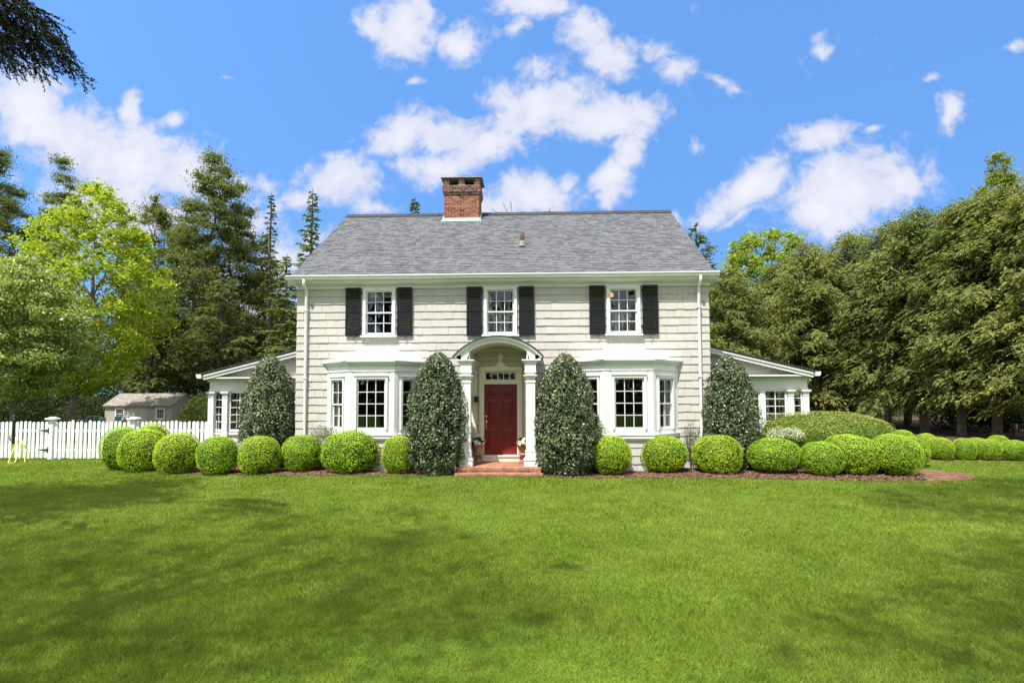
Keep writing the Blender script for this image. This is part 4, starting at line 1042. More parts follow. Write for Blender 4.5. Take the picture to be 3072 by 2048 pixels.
for i, (px, Y, pt, lab) in enumerate(row):
    H = hgt(pt, px, Y)
    if i < 4:
        data = conifer(500+i, HV_H, 1.7+.35*(i % 2), hp, 240, lift=.12, droop=.36, spray=.52, dens=25, K=10, ll=.19, lw=.062, scat=.16, r0=.19, lean=(-.7, .5, .3, -.3)[i], tipdroop=.55)
        o = tree('hemlock', data, place(px, Y), lab, L_HEM, BARKL, GH, rz=i*1.3); HEMV.append(o)
    else:
        o = dup(HEMV[i % 4], rz=i*2.1); x, y = place(px, Y); o.location = (x, y, float(gz(x, y))-.05); tag(o, lab); o.name = 'hemlock'
    s = H/HV_H; o.scale = (max(s, .92)*1.02, max(s, .92)*1.02, s)
data = broadleaf(520, hgt(448, 3045, 24), 4, 2.6, 420, 95, .17, .45, 'ovate', .2, .6, 1.0)
tree('tall_cypress', data, place(3050, 24), 'tall yellow green conifer rising above the right end of the hemlock row', L_CYP, BARK)
data = broadleaf(521, hgt(700, 2310, 33), 3.5, 5.0, 420, 100, .26, .62, 'round', .25, .6)
tree('bright_green_tree', data, place(2315, 33), 'bright green rounded broadleaf tree behind the hemlocks right of the house', L_BRI, BARK)
# trees on the left
data = broadleaf(530, hgt(548, 235, 21), 3.4, 5.2, 800, 90, .19, .58, 'ovate', .24, .45)
mp = tree('spring_maple', data, place(205, 21), 'yellow green spring maple with a bare trunk behind the picket fence', L_MAP, BARKL)
data = broadleaf(531, hgt(775, 60, 14.5), 2.7, 3.3, 300, 300, .14, .72, 'ovate', .14, .35, .45)
tree('grey_green_tree', data, place(40, 14.5), 'grey green small leaved tree at the left picture edge behind the fence', L_SIL, BARK)
pp = lambda t: 4.4*np.power(np.clip(1-t**1.3, 0, 1), .6)*(.7+.3*np.minimum(1, t*4))+.15
GP = 'dark evergreens behind the shed'
def pine(px, Y, pt, label, seed, w=1.0, nb=95, lift=.38, droop=.2, gap=.12, z0=5., dens=8.5, name='dark_pine', mat=L_PINE, lean=.3, K=10, ll=.52, lw=.14, spray=1.3, pr=pp, group=GP, tip=.3):
    H = hgt(pt, px, Y)
    data = conifer(seed, H, z0, lambda t: pr(t)*w, nb, lift=lift, droop=droop, spray=spray, dens=dens, K=K, ll=ll, lw=lw, r0=.3, lean=lean, gap=gap, tipdroop=tip)
    return tree(name, data, place(px, Y), label, mat, BARK, group)
def feather(px, Y, pt, label, seed, rx, ncl, z0=4., nl=120, flat=.5):
    data = broadleaf(seed, hgt(pt, px, Y), z0, rx, ncl, int(nl*1.7), .30, .95, 'tall', .3, .35, flat, .30, .5)
    return tree('dark_pine', data, place(px, Y), label, L_PINE, BARK, GP)
feather(598, 34, 480, 'tallest dark pine with open branches behind the shed', 540, 4.3, 300)
feather(700, 36, 541, 'dark pine right of the tallest one, its crown joined to it', 541, 3.5, 210)
feather(478, 37, 607, 'brownish thin pine left of the tallest one, light branches against the cloud', 542, 3.4, 190)
pine(440, 31, 800, 'low dark pine between the maple and the shed', 543, .6, 70, z0=3)
pine(650, 29, 830, 'low dark pine over the left sunroom roof', 547, .62, 75, z0=2.5)
feather(22, 38, 438, 'tall dark pine at the left picture edge behind the maple', 544, 3.6, 300)
feather(118, 42, 458, 'dark pine with a bare upper trunk right of the one at the left edge', 545, 2.8, 150)
sp = lambda t: 2.4*np.power(np.clip(1-t, 0, 1), .95)+.12
def spruce(px, Y, pt, label, seed, w=1.0, nb=110, z0=2., gap=.06, mat=L_SPR, dens=13):
    return pine(px, Y, pt, label, seed, w, nb, lift=.05, droop=.12, gap=gap, z0=z0, dens=dens, name='narrow_spruce', mat=mat, lean=0, K=10, ll=.36, lw=.12, spray=.85, pr=sp, group='narrow spruces behind the house', tip=.3)
feather(770, 38, 690, 'dark pine mass filling the gap behind the left sunroom roof', 548, 3.2, 220)
feather(560, 40, 640, 'dark pine deep behind the shed roof', 549, 4.0, 230)
spruce(803, 35, 574, 'thin dark spruce just right of the dark pines', 550, .75, 140, gap=.12, mat=L_PINE)
spruce(921, 31, 566, 'spruce with a pointed top left of the house roof', 551, 1.2, 170)
spruce(850, 27, 760, 'short dark spruce beside the left wall of the house', 552, 1.0, 130, mat=L_PINE)
spruce(1236, 30, 590, 'spruce whose top shows above the ridge left of the chimney', 553, 1.0, 110, z0=8)
for i, (px, pt, lab) in enumerate([(1612, 634, 'far spruce tip just above the ridge, nearest the chimney'), (1654, 624, 'far spruce tip above the ridge, tallest of the five'), (1725, 627, 'far spruce tip above the middle of the right roof half'), (1776, 628, 'far spruce tip above the ridge right of the middle one'), (1846, 630, 'far spruce tip above the ridge, nearest its right end')]):
    if i == 0: s0 = spruce(px, 42, pt, lab, 560, .8, 80, z0=11); s0h = hgt(pt, px, 42)
    else:
        o = dup(s0, rz=i*1.1); x, y = place(px, 42); o.location = (x, y, float(gz(x, y))-.05); k = hgt(pt, px, 42)/s0h; o.scale = (k, k, k); tag(o, lab); o.name = 'narrow_spruce'
pine(2085, 26, 668, 'dark twiggy pine looking out from behind the right roof edge', 570, .42, 80, name='dark_pine', gap=.25, z0=6, group=None)
def bare(name, px, Y, pt, label, seed):
    H = hgt(pt, px, Y); r = rs(seed); tw = Acc()
    def br(p, d, L, rad, dep):
        s = np.linspace(0, 1, 5)[:, None]; e = p+d*L; P = p*(1-s)+e*s; P[1:-1] += r.normal(0, .03*L, (3, 3)); tw.add(*tube_np(P, np.linspace(rad, rad*.6, 5), 5))
        if dep > 0:
            for k in range(r.randint(2, 5)):
                t = r.uniform(.35, 1); nd = norm(d+r.normal(0, .42, 3)+np.array([0, 0, .25])); br(p+d*L*t, nd, L*r.uniform(.4, .7), rad*.55, dep-1)
    br(np.zeros(3), np.array([0, 0, 1.]), H*.55, .13, 4)
    V, F = tw.get(); V = V*np.array([1, 1, H/V[:, 2].max()]); root = empty(name, (*place(px, Y), float(gz(*place(px, Y)))), label, 'tree'); mk('trunk', V, F, BARK, root, np.full(len(F), .5)); return root
bare('bare_tree', 362, 40, 625, 'leafless thin tree showing between the maple and the dark pines', 580)
bare('bare_tree', 1522, 44, 618, 'leafless twig top just above the ridge right of the chimney', 581)

# dark woods closing the view, both sides
def woods(seed, boxes, n, leaf=.42):
    r = rs(seed); C = []
    for (x0, x1, y0, y1, h) in boxes:
        m = int(n*(x1-x0)*h/100); x = r.uniform(x0, x1, m); y = r.uniform(y0, y1, m); z = r.rand(m)**1.35*h*(.72+.28*np.sin(x*.9+y*.3)*np.sin(x*.37+1))
        C.append(np.stack([x, y, gz(x, y)+z], 1))
    C = np.concatenate(C); n = len(C); D = r.normal(size=(n, 3)); Nn = norm(np.array([0, -.2, .7])+r.normal(0, .7, (n, 3)))
    s = r.uniform(.5, 1.3, n); V, F = leaves(C, D, Nn, leaf*s, leaf*.6*s)
    o = mk('woods', V, F, L_WOOD, None, np.clip(.4+.22*r.normal(size=n), 0, 1)); o['kind'] = 'stuff'
woods(600, [(-75, -4, 46, 60, 18), (-4, 14, 46, 60, 9), (-62, -14, 33, 45, 8)], 5200)
woods(602, [(-60, 60, -56, -42, 17)], 1500, .8)
woods(601, [(12, 95, 36, 52, 10), (34, 80, 12, 36, 8)], 2300)
def bush(name, px, Y, w, h, label, seed, mat=L_WOOD, n=5000, leaf=.16, group='dark shrubs under the trees'):
    r = rs(seed); U = norm(r.normal(size=(n, 3))); q = r.rand(n)**.4; lp = lump(U, seed, 14, 4)
    C = U*(q*(1+.22*lp))[:, None]*np.array([w/2, w/2*.7, h/2]); C[:, 2] += h/2
    V, F = leaves(C, r.normal(size=(n, 3)), norm(U+r.normal(size=(n, 3))), leaf*r.uniform(.6, 1.4, n), leaf*.55*r.uniform(.6, 1.4, n))
    x, y = place(px, Y); root = empty(name, (x, y, float(gz(x, y))-.05), label, 'shrub', group)
    mk('foliage', V, F, mat, root, np.clip(.45+.2*r.normal(size=n), 0, 1)); b = MB()
    for k in range(7): b.tube([(0,0,0), (w*.2*math.cos(k), w*.15*math.sin(k), h*.4), (w*.36*math.cos(k), w*.25*math.sin(k), h*.75)], [.04,.025,.01], 5)
    b.build('stem', BARK, root)
bush('understory_shrub', 30, 19, 5, 3.4, 'dark shrub under the grey green tree at the left edge', 610)
bush('understory_shrub', 92, 27, 5, 3.2, 'dark shrub behind the maple trunk on its left', 611)
bush('understory_shrub', 290, 33, 6, 3.6, 'dark shrub between the maple trunk and the shed', 612)
bush('understory_shrub', 588, 25, 2.6, 3.2, 'green shrub between the shed and the left sunroom', 613, L_SIL)
bush('understory_shrub', 2480, 25, 4.5, 3.4, 'dark shrub between hemlock trunks behind the mound', 614)
bush('understory_shrub', 2640, 27, 5, 3.2, 'sunlit green shrub glimpsed between hemlock trunks', 615, L_BRI, 3500)
bush('understory_shrub', 2880, 19, 4.2, 2.6, 'dark shrub among the hemlock trunks behind the far boxwood row', 616)
bush('understory_shrub', 3010, 16, 3.6, 2.3, 'dark rhododendron by the rightmost hemlock trunks', 617)
bush('understory_shrub', 2330, 24, 4.5, 3.0, 'dark shrub right of the sunroom behind the gutter', 618)

# ------------------------------------------------------------------ picket fence and gate
FY = 2.0
def picket(b, x, z0, z1, y, w=.1, t=.02, r=.5):
    n = 6; top = [(x+w/2*math.cos(a), z1-w*.42+w*.55*math.sin(a)) for a in np.linspace(0, PI, n)]
    b.prism([(x-w/2, z0), (x+w/2, z0)]+top, y-t/2, y+t/2, 'y', r)
X = lambda px: float(at(px, 1330, FY)[0])
fence = empty('picket_fence', (-13, FY, 0), 'white picket fence running from the left picture edge to the sunroom', 'fence')
xh, xl, xp = X(155), X(44), X(400)
ZT = 1.26
r = rs(70)
def run(x0, x1, parent, off):
    b = MB(Matrix.Translation((-off[0], -off[1], 0))); n = int(round((x1-x0)/.143)); st = (x1-x0)/n
    for k in range(n): picket(b, x0+st*(k+.5)+r.normal(0,.006), .05+r.normal(0,.01), ZT+r.normal(0,.014), FY-.03+r.normal(0,.004), .099+r.normal(0,.004))
    b.build('picket_panel', WHITE, parent)
    b = MB(Matrix.Translation((-off[0], -off[1], 0)))
    for z in (.28, .92): b.box(x0, x1, FY-.018, FY+.02, z, z+.08)
    b.build('rail', WHITE, parent)
off = (-13, FY)
run(xh+.09, xp-.09, fence, off); run(xp+.09, -9.50, fence, off); run(-19.5, xl-.05, fence, off)
for x in (xh, xp):
    b = MB(Matrix.Translation((13, -FY, 0))); b.box(x-.075, x+.075, FY-.075, FY+.075, -.1, 1.31); p = b.build('fence_post', WHITE, fence)
    b = MB(Matrix.Translation((13, -FY, 0))); b.box(x-.105, x+.105, FY-.105, FY+.105, 1.31, 1.335); b.box(x-.15, x+.15, FY-.15, FY+.15, 1.335, 1.365)
    b.hexa([(x-.15,FY-.15,1.3655), (x+.15,FY-.15,1.3655), (x+.15,FY+.15,1.3655), (x-.15,FY+.15,1.3655), (x-.03,FY-.03,1.42), (x+.03,FY-.03,1.42), (x+.03,FY+.03,1.42), (x-.03,FY+.03,1.42)]); b.build('post_cap', WHITE, p)
gate = empty('picket_gate', (xh, FY, 0), 'white picket gate with black strap hinges at the left of the fence', 'gate')
run(xl+.02, xh-.10, gate, (xh, FY))
for z in (.33, .97):
    b = MB(); b.prism([(-.42, z-.006), (-.15, z-.03), (-.10, z-.03), (-.10, z+.03), (-.15, z+.03), (-.42, z+.006)], -.055, -.045, 'y'); b.box(-.075, -.045, -.085, -.05, z-.09, z+.09); b.tube([(-.085,-.06,z-.05), (-.085,-.06,z+.05)], .014, 8)
    b.build('strap_hinge', IRON, gate)
b = MB(); x = xl-xh+.0
b.tube([(x,-.07,.82), (x,-.07,1.30), (x+.005,-.07,1.40)], .028, 8); b.lathe([(.0, .05), (.035, .03), (.045, 0), (.035, -.03), (0, -.05)], (x+.005,-.07,1.44), 10)
b.tube([(x-.02,-.07,.84), (x-.09,-.09,.78), (x-.10,-.09,.70), (x-.06,-.08,.62)], .014, 6); b.tube([(x-.03,-.07,.80), (x-.03,-.09,.72), (x-.06,-.09,.62)], .010, 6); b.box(x-.05, x+.05, -.06, -.045, .80, .90)
b.build('gate_latch', IRON, gate, True)
b = MB()
hp_ = [gr(24, 1391), at(38, 1352, 1.78), at(52, 1322, 1.84), at(58, 1316, 1.86), at(64, 1318, 1.86), at(66, 1325, 1.84), at(55, 1360, 1.78), gr(44, 1390)]
b.tube([(p[0], p[1], max(p[2], .02)) for p in hp_], .014, 8)
hp2 = [at(58, 1316, 1.83), at(66, 1319, 1.84), at(70, 1335, 1.82), at(73, 1365, 1.80), gr(75, 1388)]
b.tube([(p[0], p[1], max(p[2], .02)) for p in hp2], .012, 8); b.tube([(gr(24,1391)[0],gr(24,1391)[1],.03), (gr(44,1390)[0],gr(44,1390)[1],.03)], .013, 8)
tag(b.build('garden_hose', YELLOW, None, True), 'yellow garden hose looped up against the picket gate', 'hose')
# ------------------------------------------------------------------ shed and garden furniture behind the fence
SY = 27.5
sa, sb_ = at(317, 1230, SY), at(515, 1230, SY); ze = float(at(400, 1218, SY)[2]); zr = float(at(400, 1184, SY+1.7)[2]); gz0 = float(gz(-25, SY))-.05
SW = float(sb_[0]-sa[0]); SDp = 3.4; SH = ze-gz0
shed = empty('garden_shed', (float(sa[0]), SY, gz0), 'small beige garden shed with two windows and a dappled brown roof', 'shed')
b = MB(); rr_ = SH-.06; n = 14
hl = [(SW*.16, SW*.16+.62, SH-1.02, SH-.22), (SW*.77, SW*.77+.62, SH-1.02, SH-.22), (SW*.375, SW*.62, .05, SH-.08)]
shingle_courses(b, 0, SW, 0, SH, n, hl, 81); holes_wall(b, 0, SW, 0, SH, hl, .004)
b.M = Matrix.Translation((SW, 0, 0)) @ Matrix.Rotation(PI/2, 4, 'Z'); shingle_courses(b, 0, SDp, 0, SH, n, [(1.35,1.95,SH-1.3,SH-.2)], 82)
rise = zr-ze; c2 = lambda z: (max(0, (z-SH)/rise)*SDp/2, SDp-max(0, (z-SH)/rise)*SDp/2); shingle_courses(b, 0, 1, SH, SH+rise, 5, [], 83, c2); b.M = Matrix()
b.quad((0,SDp,0), (SW,SDp,0), (SW,SDp,SH), (0,SDp,SH))
b.f([b.v(p) for p in ((0,0,0), (0,SDp,0), (0,SDp,SH), (0,SDp/2,SH+rise), (0,0,SH))]); b.f([b.v(p) for p in ((SW-.01,0.01,SH), (SW-.01,SDp,SH), (SW-.01,SDp/2,SH+rise))])
b.build('wall', SHEDWALL, shed)
b = MB(); b.box(-.1, SW+.1, -.16, -.1, SH-.06, SH+.05); b.box(-.05, SW+.05, -.1, 0, SH-.04, SH); b.box(-.03, .06, -.035, 0, 0, SH); b.box(SW-.06, SW+.035, -.035, .03, 0, SH)
b.hexa([(SW+.06,-.12,SH-.03), (SW+.10,-.12,SH-.03), (SW+.10,SDp/2,SH+rise-.02), (SW+.06,SDp/2,SH+rise-.02), (SW+.06,-.12,SH+.06), (SW+.10,-.12,SH+.06), (SW+.10,SDp/2,SH+rise+.07), (SW+.06,SDp/2,SH+rise+.07)])
b.hexa([(SW+.06,SDp+.12,SH-.03), (SW+.10,SDp+.12,SH-.03), (SW+.10,SDp/2,SH+rise-.02), (SW+.06,SDp/2,SH+rise-.02), (SW+.06,SDp+.12,SH+.06), (SW+.10,SDp+.12,SH+.06), (SW+.10,SDp/2,SH+rise+.07), (SW+.06,SDp/2,SH+rise+.07)])
b.build('trim', SHEDWALL, shed)
b = MB(); r = rs(84); sl_ = math.hypot(SDp/2+.2, rise+.15); nn = 14
for side in (0, 1):
    for k in range(nn):
        x = -.14-r.uniform(0, .2)
        while x < SW+.14:
            xa, xb = max(x, -.14), min(x+.3, SW+.14); x += .305
            if xb <= xa: continue
            t0, t1 = k/nn, (k+1)/nn+.01; q = lambda t: ((-.2+(SDp/2+.2)*t) if side == 0 else (SDp+.2-(SDp/2+.2)*t), SH-.02+.07+(rise+.07)*t)
            (ya, za), (yb, zb) = q(t0), q(t1)
            b.hexa([(xa,ya,za-.03), (xb,ya,za-.03), (xb,yb,zb-.03), (xa,yb,zb-.03), (xa,ya,za+.018), (xb,ya,za+.018), (xb,yb,zb), (xa,yb,zb)], r.rand())
b.build('roof', SHROOF, shed)
for i, h in enumerate(hl[:2]):
    w, p, s = window(shed, Matrix(), h[0], h[1], h[2], h[3], 3, 2, True, .09, True, False, .05); p.build('pane', GLASS, w); s.build('sill', WHITE, w)
    bx = MB(); bx.box(h[0]-.05, h[1]+.05, -.28, -.05, h[2]-.34, h[2]-.1); bx.build('window_box', TERRA if i else SHEDWALL, shed)
w, p, s = window(shed, Matrix.Translation((SW+.02, 0, 0)) @ Matrix.Rotation(PI/2, 4, 'Z'), 1.38, 1.92, SH-1.27, SH-.22, 2, 3, True, .09, True, False, .05); p.build('pane', GLASS, w); s.build('sill', WHITE, w)
bx = MB(); bx.box(0.05, SW-.05, 1.2, 1.25, .05, SH-.1); bx.build('room', ROOM, shed)
b = MB(); d0, d1 = hl[2][0], hl[2][1]; m_ = (d0+d1)/2
for xa, xb in ((d0, m_-.008), (m_+.008, d1)):
    b.box(xa, xb, -.01, .03, .05, SH-.08)
    for k in range(5): b.box(xa+.02+k*(xb-xa-.04)/5, xa+.02+(k+.94)*(xb-xa-.04)/5, -.022, -.01, .08, SH-.12)
b.build('double_door', solid('pale_door_paint', [(.45,.43,.38), (.52,.5,.45)], 5, .6), shed)
def lounge(px0, px1, py, Y, label, flip):
    xa = float(at(px0, 1265, Y)[0]); xb = float(at(px1, 1265, Y)[0]); w = xb-xa; g = float(gz(xa, Y)); zt = float(at(px0, py, Y)[2])-g
    root = empty('patio_chair', (xa, Y, g), label, 'chair', 'teal sling chairs behind the fence')
    k = .22*flip
    b = MB(); b.hexa([(.03+k*0,.05,.40), (w-.03,.05,.40), (w-.03,.08,.40), (.03,.08,.40), (.03-k,.45,zt), (w-.03-k,.45,zt), (w-.03-k,.47,zt), (.03-k,.47,zt)]); b.hexa([(.03,-.45,.38), (w-.03,-.45,.38), (w-.03,.06,.38), (.03,.06,.38), (.03,-.45,.40), (w-.03,-.45,.40), (w-.03,.06,.40), (.03,.06,.40)]); b.build('sling', TEAL, root)
    b = MB()
    for x in (0, w): b.tube([(x,-.5,.0), (x,-.48,.40), (x,.06,.40), (x-k,.48,zt+.02)], .022, 6); b.tube([(x,.35,.0), (x,.1,.62), (x,-.4,.62), (x,-.46,.4)], .02, 6)
    b.tube([(-k,.48,zt+.02), (w-k,.48,zt+.02)], .022, 6); b.tube([(0,-.48,.40), (w,-.48,.40)], .02, 6)
    b.build('frame', PALEMETAL, root)
lounge(291, 311, 1255, 17, 'reclined teal sling chair behind the picket fence, nearer the bench', 1)
lounge(330, 351, 1251, 17.5, 'upright teal sling chair behind the picket fence in front of the shed', .15)
def settee(px0, px1, py, Y, label):
    xa = float(at(px0, 1265, Y)[0]); xb = float(at(px1, 1265, Y)[0]); w = xb-xa; g = float(gz(xa, Y)); zt = float(at(px0, py, Y)[2])-g
    root = empty('garden_bench', (xa, Y, g), label, 'bench')
    b = MB(); q = [(0,.2,.4), (0,.28,zt-.1), (w*.1,.3,zt), (w*.5,.3,zt+.03), (w*.9,.3,zt), (w,.28,zt-.1), (w,.2,.4)]; b.tube(q, .028, 6); b.tube([(w/2,.2,.4), (w/2,.3,zt+.02)], .022, 6)
    for x in (0, w): b.tube([(x,-.3,0), (x,-.3,.62), (x,.24,.64)], .026, 6); b.tube([(x,.2,0), (x,.2,.42)], .026, 6)
    b.build('frame', PALEMETAL, root)
    b = MB(); b.hexa([(.03,.19,.45), (w-.03,.19,.45), (w-.03,.2,.45), (.03,.2,.45), (.03,.28,zt-.06), (w-.03,.28,zt-.06), (w-.03,.29,zt-.06), (.03,.29,zt-.06)]); b.build('backrest', solid('dark_mesh', [(.03,.045,.045), (.05,.065,.065)], 40), root)
    b = MB(); b.box(0, w, -.32, .2, .38, .43); b.build('seat', TEAL, root)
settee(249, 297, 1250, 19, 'pale framed garden bench with a dark back behind the fence')
b = MB(); xa, xb = float(at(222,1260,19)[0]), float(at(236,1260,19)[0]); g = float(gz(xa,19)); zt = float(at(222,1260,19)[2])
b.tube([(xa,19,g), (xa,19,zt), (xb,19,zt), (xb,19,g)], .025, 6); b.tube([(xa,19.4,g), (xa,19.4,zt), (xb,19.4,zt), (xb,19.4,g)], .025, 6); b.box(xa, xb, 19, 19.4, zt, zt+.015)
tag(b.build('side_table', PALEMETAL), 'small pale metal side table behind the fence by the maple trunk', 'table')
b = MB(); xa, xb = float(at(573,1240,33)[0]), float(at(622,1240,33)[0]); zt = float(at(590,1221,33)[2]); g = float(gz(xa,33))
for k in range(22):
    x = xa+(xb-xa)*(k+.5)/22; picket(b, x, g, zt, 33, (xb-xa)/22*.8)
b.box(xa, xb, 33.02, 33.06, g+.3, g+.4); b.box(xa, xb, 33.02, 33.06, zt-.35, zt-.25)
tag(b.build('picket_fence', WHITE), 'short piece of white fence far back between the shed and the sunroom', 'fence')
b = MB(); p = gr(3043, 1292); p = at(3043, 1280, 14); g = float(gz(p[0], 14)); h = float(p[2])-g+.15
b.lathe([(.0,.0), (.09,.0), (.12,.30), (.14,.32), (.14,h), (.12,h), (.11,.05), (0,.05)], (0,0,0), 14)
tag(b.build('clay_pot', TERRA, None, True, (float(p[0]), 14, g)), 'orange clay pot among the hemlock trunks at the right edge', 'pot')
# ------------------------------------------------------------------ urns of white flowers by the door
def urn(x, y, label, seed):
    root = empty('flower_urn', (x, y, .212), label, 'planter', 'terracotta urns of white flowers beside the door')
    b = MB(); b.box(-.13, .13, -.13, .13, 0, .05); b.lathe([(.0,.05), (.11,.05), (.10,.075), (.055,.11), (.05,.16), (.085,.19), (.155,.215), (.165,.24), (.135,.27), (.14,.36), (.165,.45), (.195,.49), (.205,.52), (.19,.525), (.17,.50), (.14,.46), (.0,.45)], (0,0,0), 22)
    b.build('urn', TERRA, root, False)
    r = rs(seed); n = 500; U = norm(r.normal(size=(n, 3))); U[:, 2] = np.abs(U[:, 2]); C = U*np.array([.21, .21, .2])*(.55+.5*r.rand(n))[:, None]; C[:, 2] += .50
    V, F = leaves(C, r.normal(size=(n, 3)), norm(U+r.normal(size=(n, 3))*.7), np.full(n, .07), np.full(n, .045)); mk('leaves', V, F, leafmat('dark_pot_leaf', [(.02,.04,.015), (.05,.09,.03)], .2) if 'dark_pot_leaf' not in bpy.data.materials else bpy.data.materials['dark_pot_leaf'], root, r.rand(n))
    VV = Acc(); m = 0
    for k in range(34):
        u = norm(r.normal(size=3)); u[2] = abs(u[2])*.8+.1; c = u*np.array([.235, .235, .2])*r.uniform(.85, 1.1); c[2] += .52; a = norm(np.cross(u, r.normal(size=3))); bb = np.cross(u, a); q = 6
        for j in range(q):
            t = 2*PI*j/q; d = a*math.cos(t)+bb*math.sin(t); V, F = leaves((c+d*.027)[None], (d+u*.25)[None], u[None], [.06], [.045]); VV.add(V, F); m += 1
    V, F = VV.get(); mk('blossom', V, F, L_FLOWER, root, r.rand(m))
urn(-.63, -.38, 'terracotta urn of white flowers left of the red door', 701); urn(.66, -.40, 'terracotta urn of white flowers right of the red door, partly behind the column', 702)

# ------------------------------------------------------------------ trees beside and behind the viewpoint (their shade lies on the lawn)
def near_hemlock():
    T = np.array([-11.6, -9.4, 0.])
    data = conifer(800, 15.5, 5.5, lambda t: 3.9*np.power(np.clip(1-t, 0, 1), .7)+.1, 90, lift=.1, droop=.2, spray=.8, dens=6.5, K=10, ll=.26, lw=.07, r0=.28)
    root = tree('overhanging_hemlock', data, T, 'dark hemlock whose branch hangs into the top left corner', L_DARK, BARK)
    r = rs(801); tw = Acc(); C = []; D = []; Ln = []
    start = np.array([-11.6, -9.4, 8.9]); Yb = -9.0
    hub = at(-60, -70, Yb); s = np.linspace(0, 1, 8)[:, None]; P = start*(1-s)+hub*s; P[:, 2] += np.sin(s[:, 0]*PI)*.5; tw.add(*tube_np(P, np.linspace(.07, .03, 8), 7))
    tips = [(262,250,0), (200,112,.2), (190,150,-.3), (225,205,.3), (170,215,-.2), (125,232,.1), (145,228,.4), (78,218,-.2), (50,225,.3), (45,195,-.4), (100,150,.4), (150,120,-.1), (110,60,.2), (60,100,-.3), (140,170,.5), (20,150,.2), (215,170,.1), (25,60,-.2), (85,190,.5), (180,185,.45), (70,30,.4), (130,90,-.5)]
    for (px, py, dy) in tips:
        tip = at(px, py, Yb+dy); L = r.uniform(1.0, 1.5); o = tip+np.array([-.86*L, r.normal(0,.12), .60*L+r.normal(0,.06)])
        s = np.linspace(0, 1, 9)[:, None]; P = o*(1-s)+tip*s; P[:, 2] += np.sin(s[:, 0]*PI)*.10*L; tw.add(*tube_np(P, np.linspace(.012, .003, 9), 5))
        tw.add(*tube_np(hub*(1-s)+o*s, np.linspace(.025, .012, 9), 5))
        for k in range(32):
            t = r.uniform(.0, 1.0)**.85; c = np.array([np.interp(t, s[:, 0], P[:, j]) for j in range(3)]); d = norm(tip-o); sg = r.choice([-1, 1]); ax = norm(np.array([-d[2], r.normal(0,.5), d[0]]))
            fd = norm(d+ax*sg*r.uniform(.25, .75)+np.array([0, r.normal(0,.35), -.15])); fl = r.uniform(.16, .42)*(1.05-.5*t); q = np.linspace(0, 1, 5)[:, None]; Q = c+fd*fl*q; Q[:, 2] -= .06*q[:, 0]**2
            tw.add(*tube_np(Q, np.linspace(.005, .0015, 5), 3))
            m = int(fl*125); u = np.linspace(.05, 1, m); B = np.stack([np.interp(u, q[:, 0], Q[:, j]) for j in range(3)], 1); ld = norm(fd[None]*.9+r.normal(0, .55, (m, 3)))
            C.append(B+ld*.02); D.append(ld); Ln.append(r.uniform(.03, .06, m))
        m = 60; u = r.rand(m)**.6; B = np.stack([np.interp(u, s[:, 0], P[:, j]) for j in range(3)], 1); ld = norm(norm(tip-o)[None]+r.normal(0, .7, (m, 3))); C.append(B+ld*.02); D.append(ld); Ln.append(r.uniform(.035, .065, m))
    C = np.concatenate(C)-np.array([T[0], T[1], -.05]); D = np.concatenate(D); Ln = np.concatenate(Ln); n = len(C)
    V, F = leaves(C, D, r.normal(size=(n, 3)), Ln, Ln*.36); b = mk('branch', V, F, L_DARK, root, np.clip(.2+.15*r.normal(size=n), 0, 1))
    V, F = tw.get(); mk('limb', V-np.array([T[0], T[1], -.05]), F, BARK, root, np.full(len(F), .4))
near_hemlock()
SHADE = [(-7.5, -17.5, 19, 5.0, 802), (3.5, -19.5, 21, 5.5, 803), (8.8, -11.8, 18, 4.8, 804), (-14.5, -14.5, 19, 5.0, 805), (13.5, -12.0, 17, 4.2, 806)]
labs = ['tall shade tree just behind the viewpoint on its left', 'tallest shade tree behind the viewpoint', 'shade tree close to the viewpoint on its right', 'shade tree on the far left of the viewpoint', 'shade tree on the far right of the viewpoint']
for (x, y, H, rx, sd), lab in zip(SHADE, labs):
    tree('shade_tree', broadleaf(sd, H, 9.0, rx, 190, 210, .085, 1.35, 'round', .3, .2, .9), (x, y), lab, L_MAP, BARK, 'shade trees behind the viewpoint')

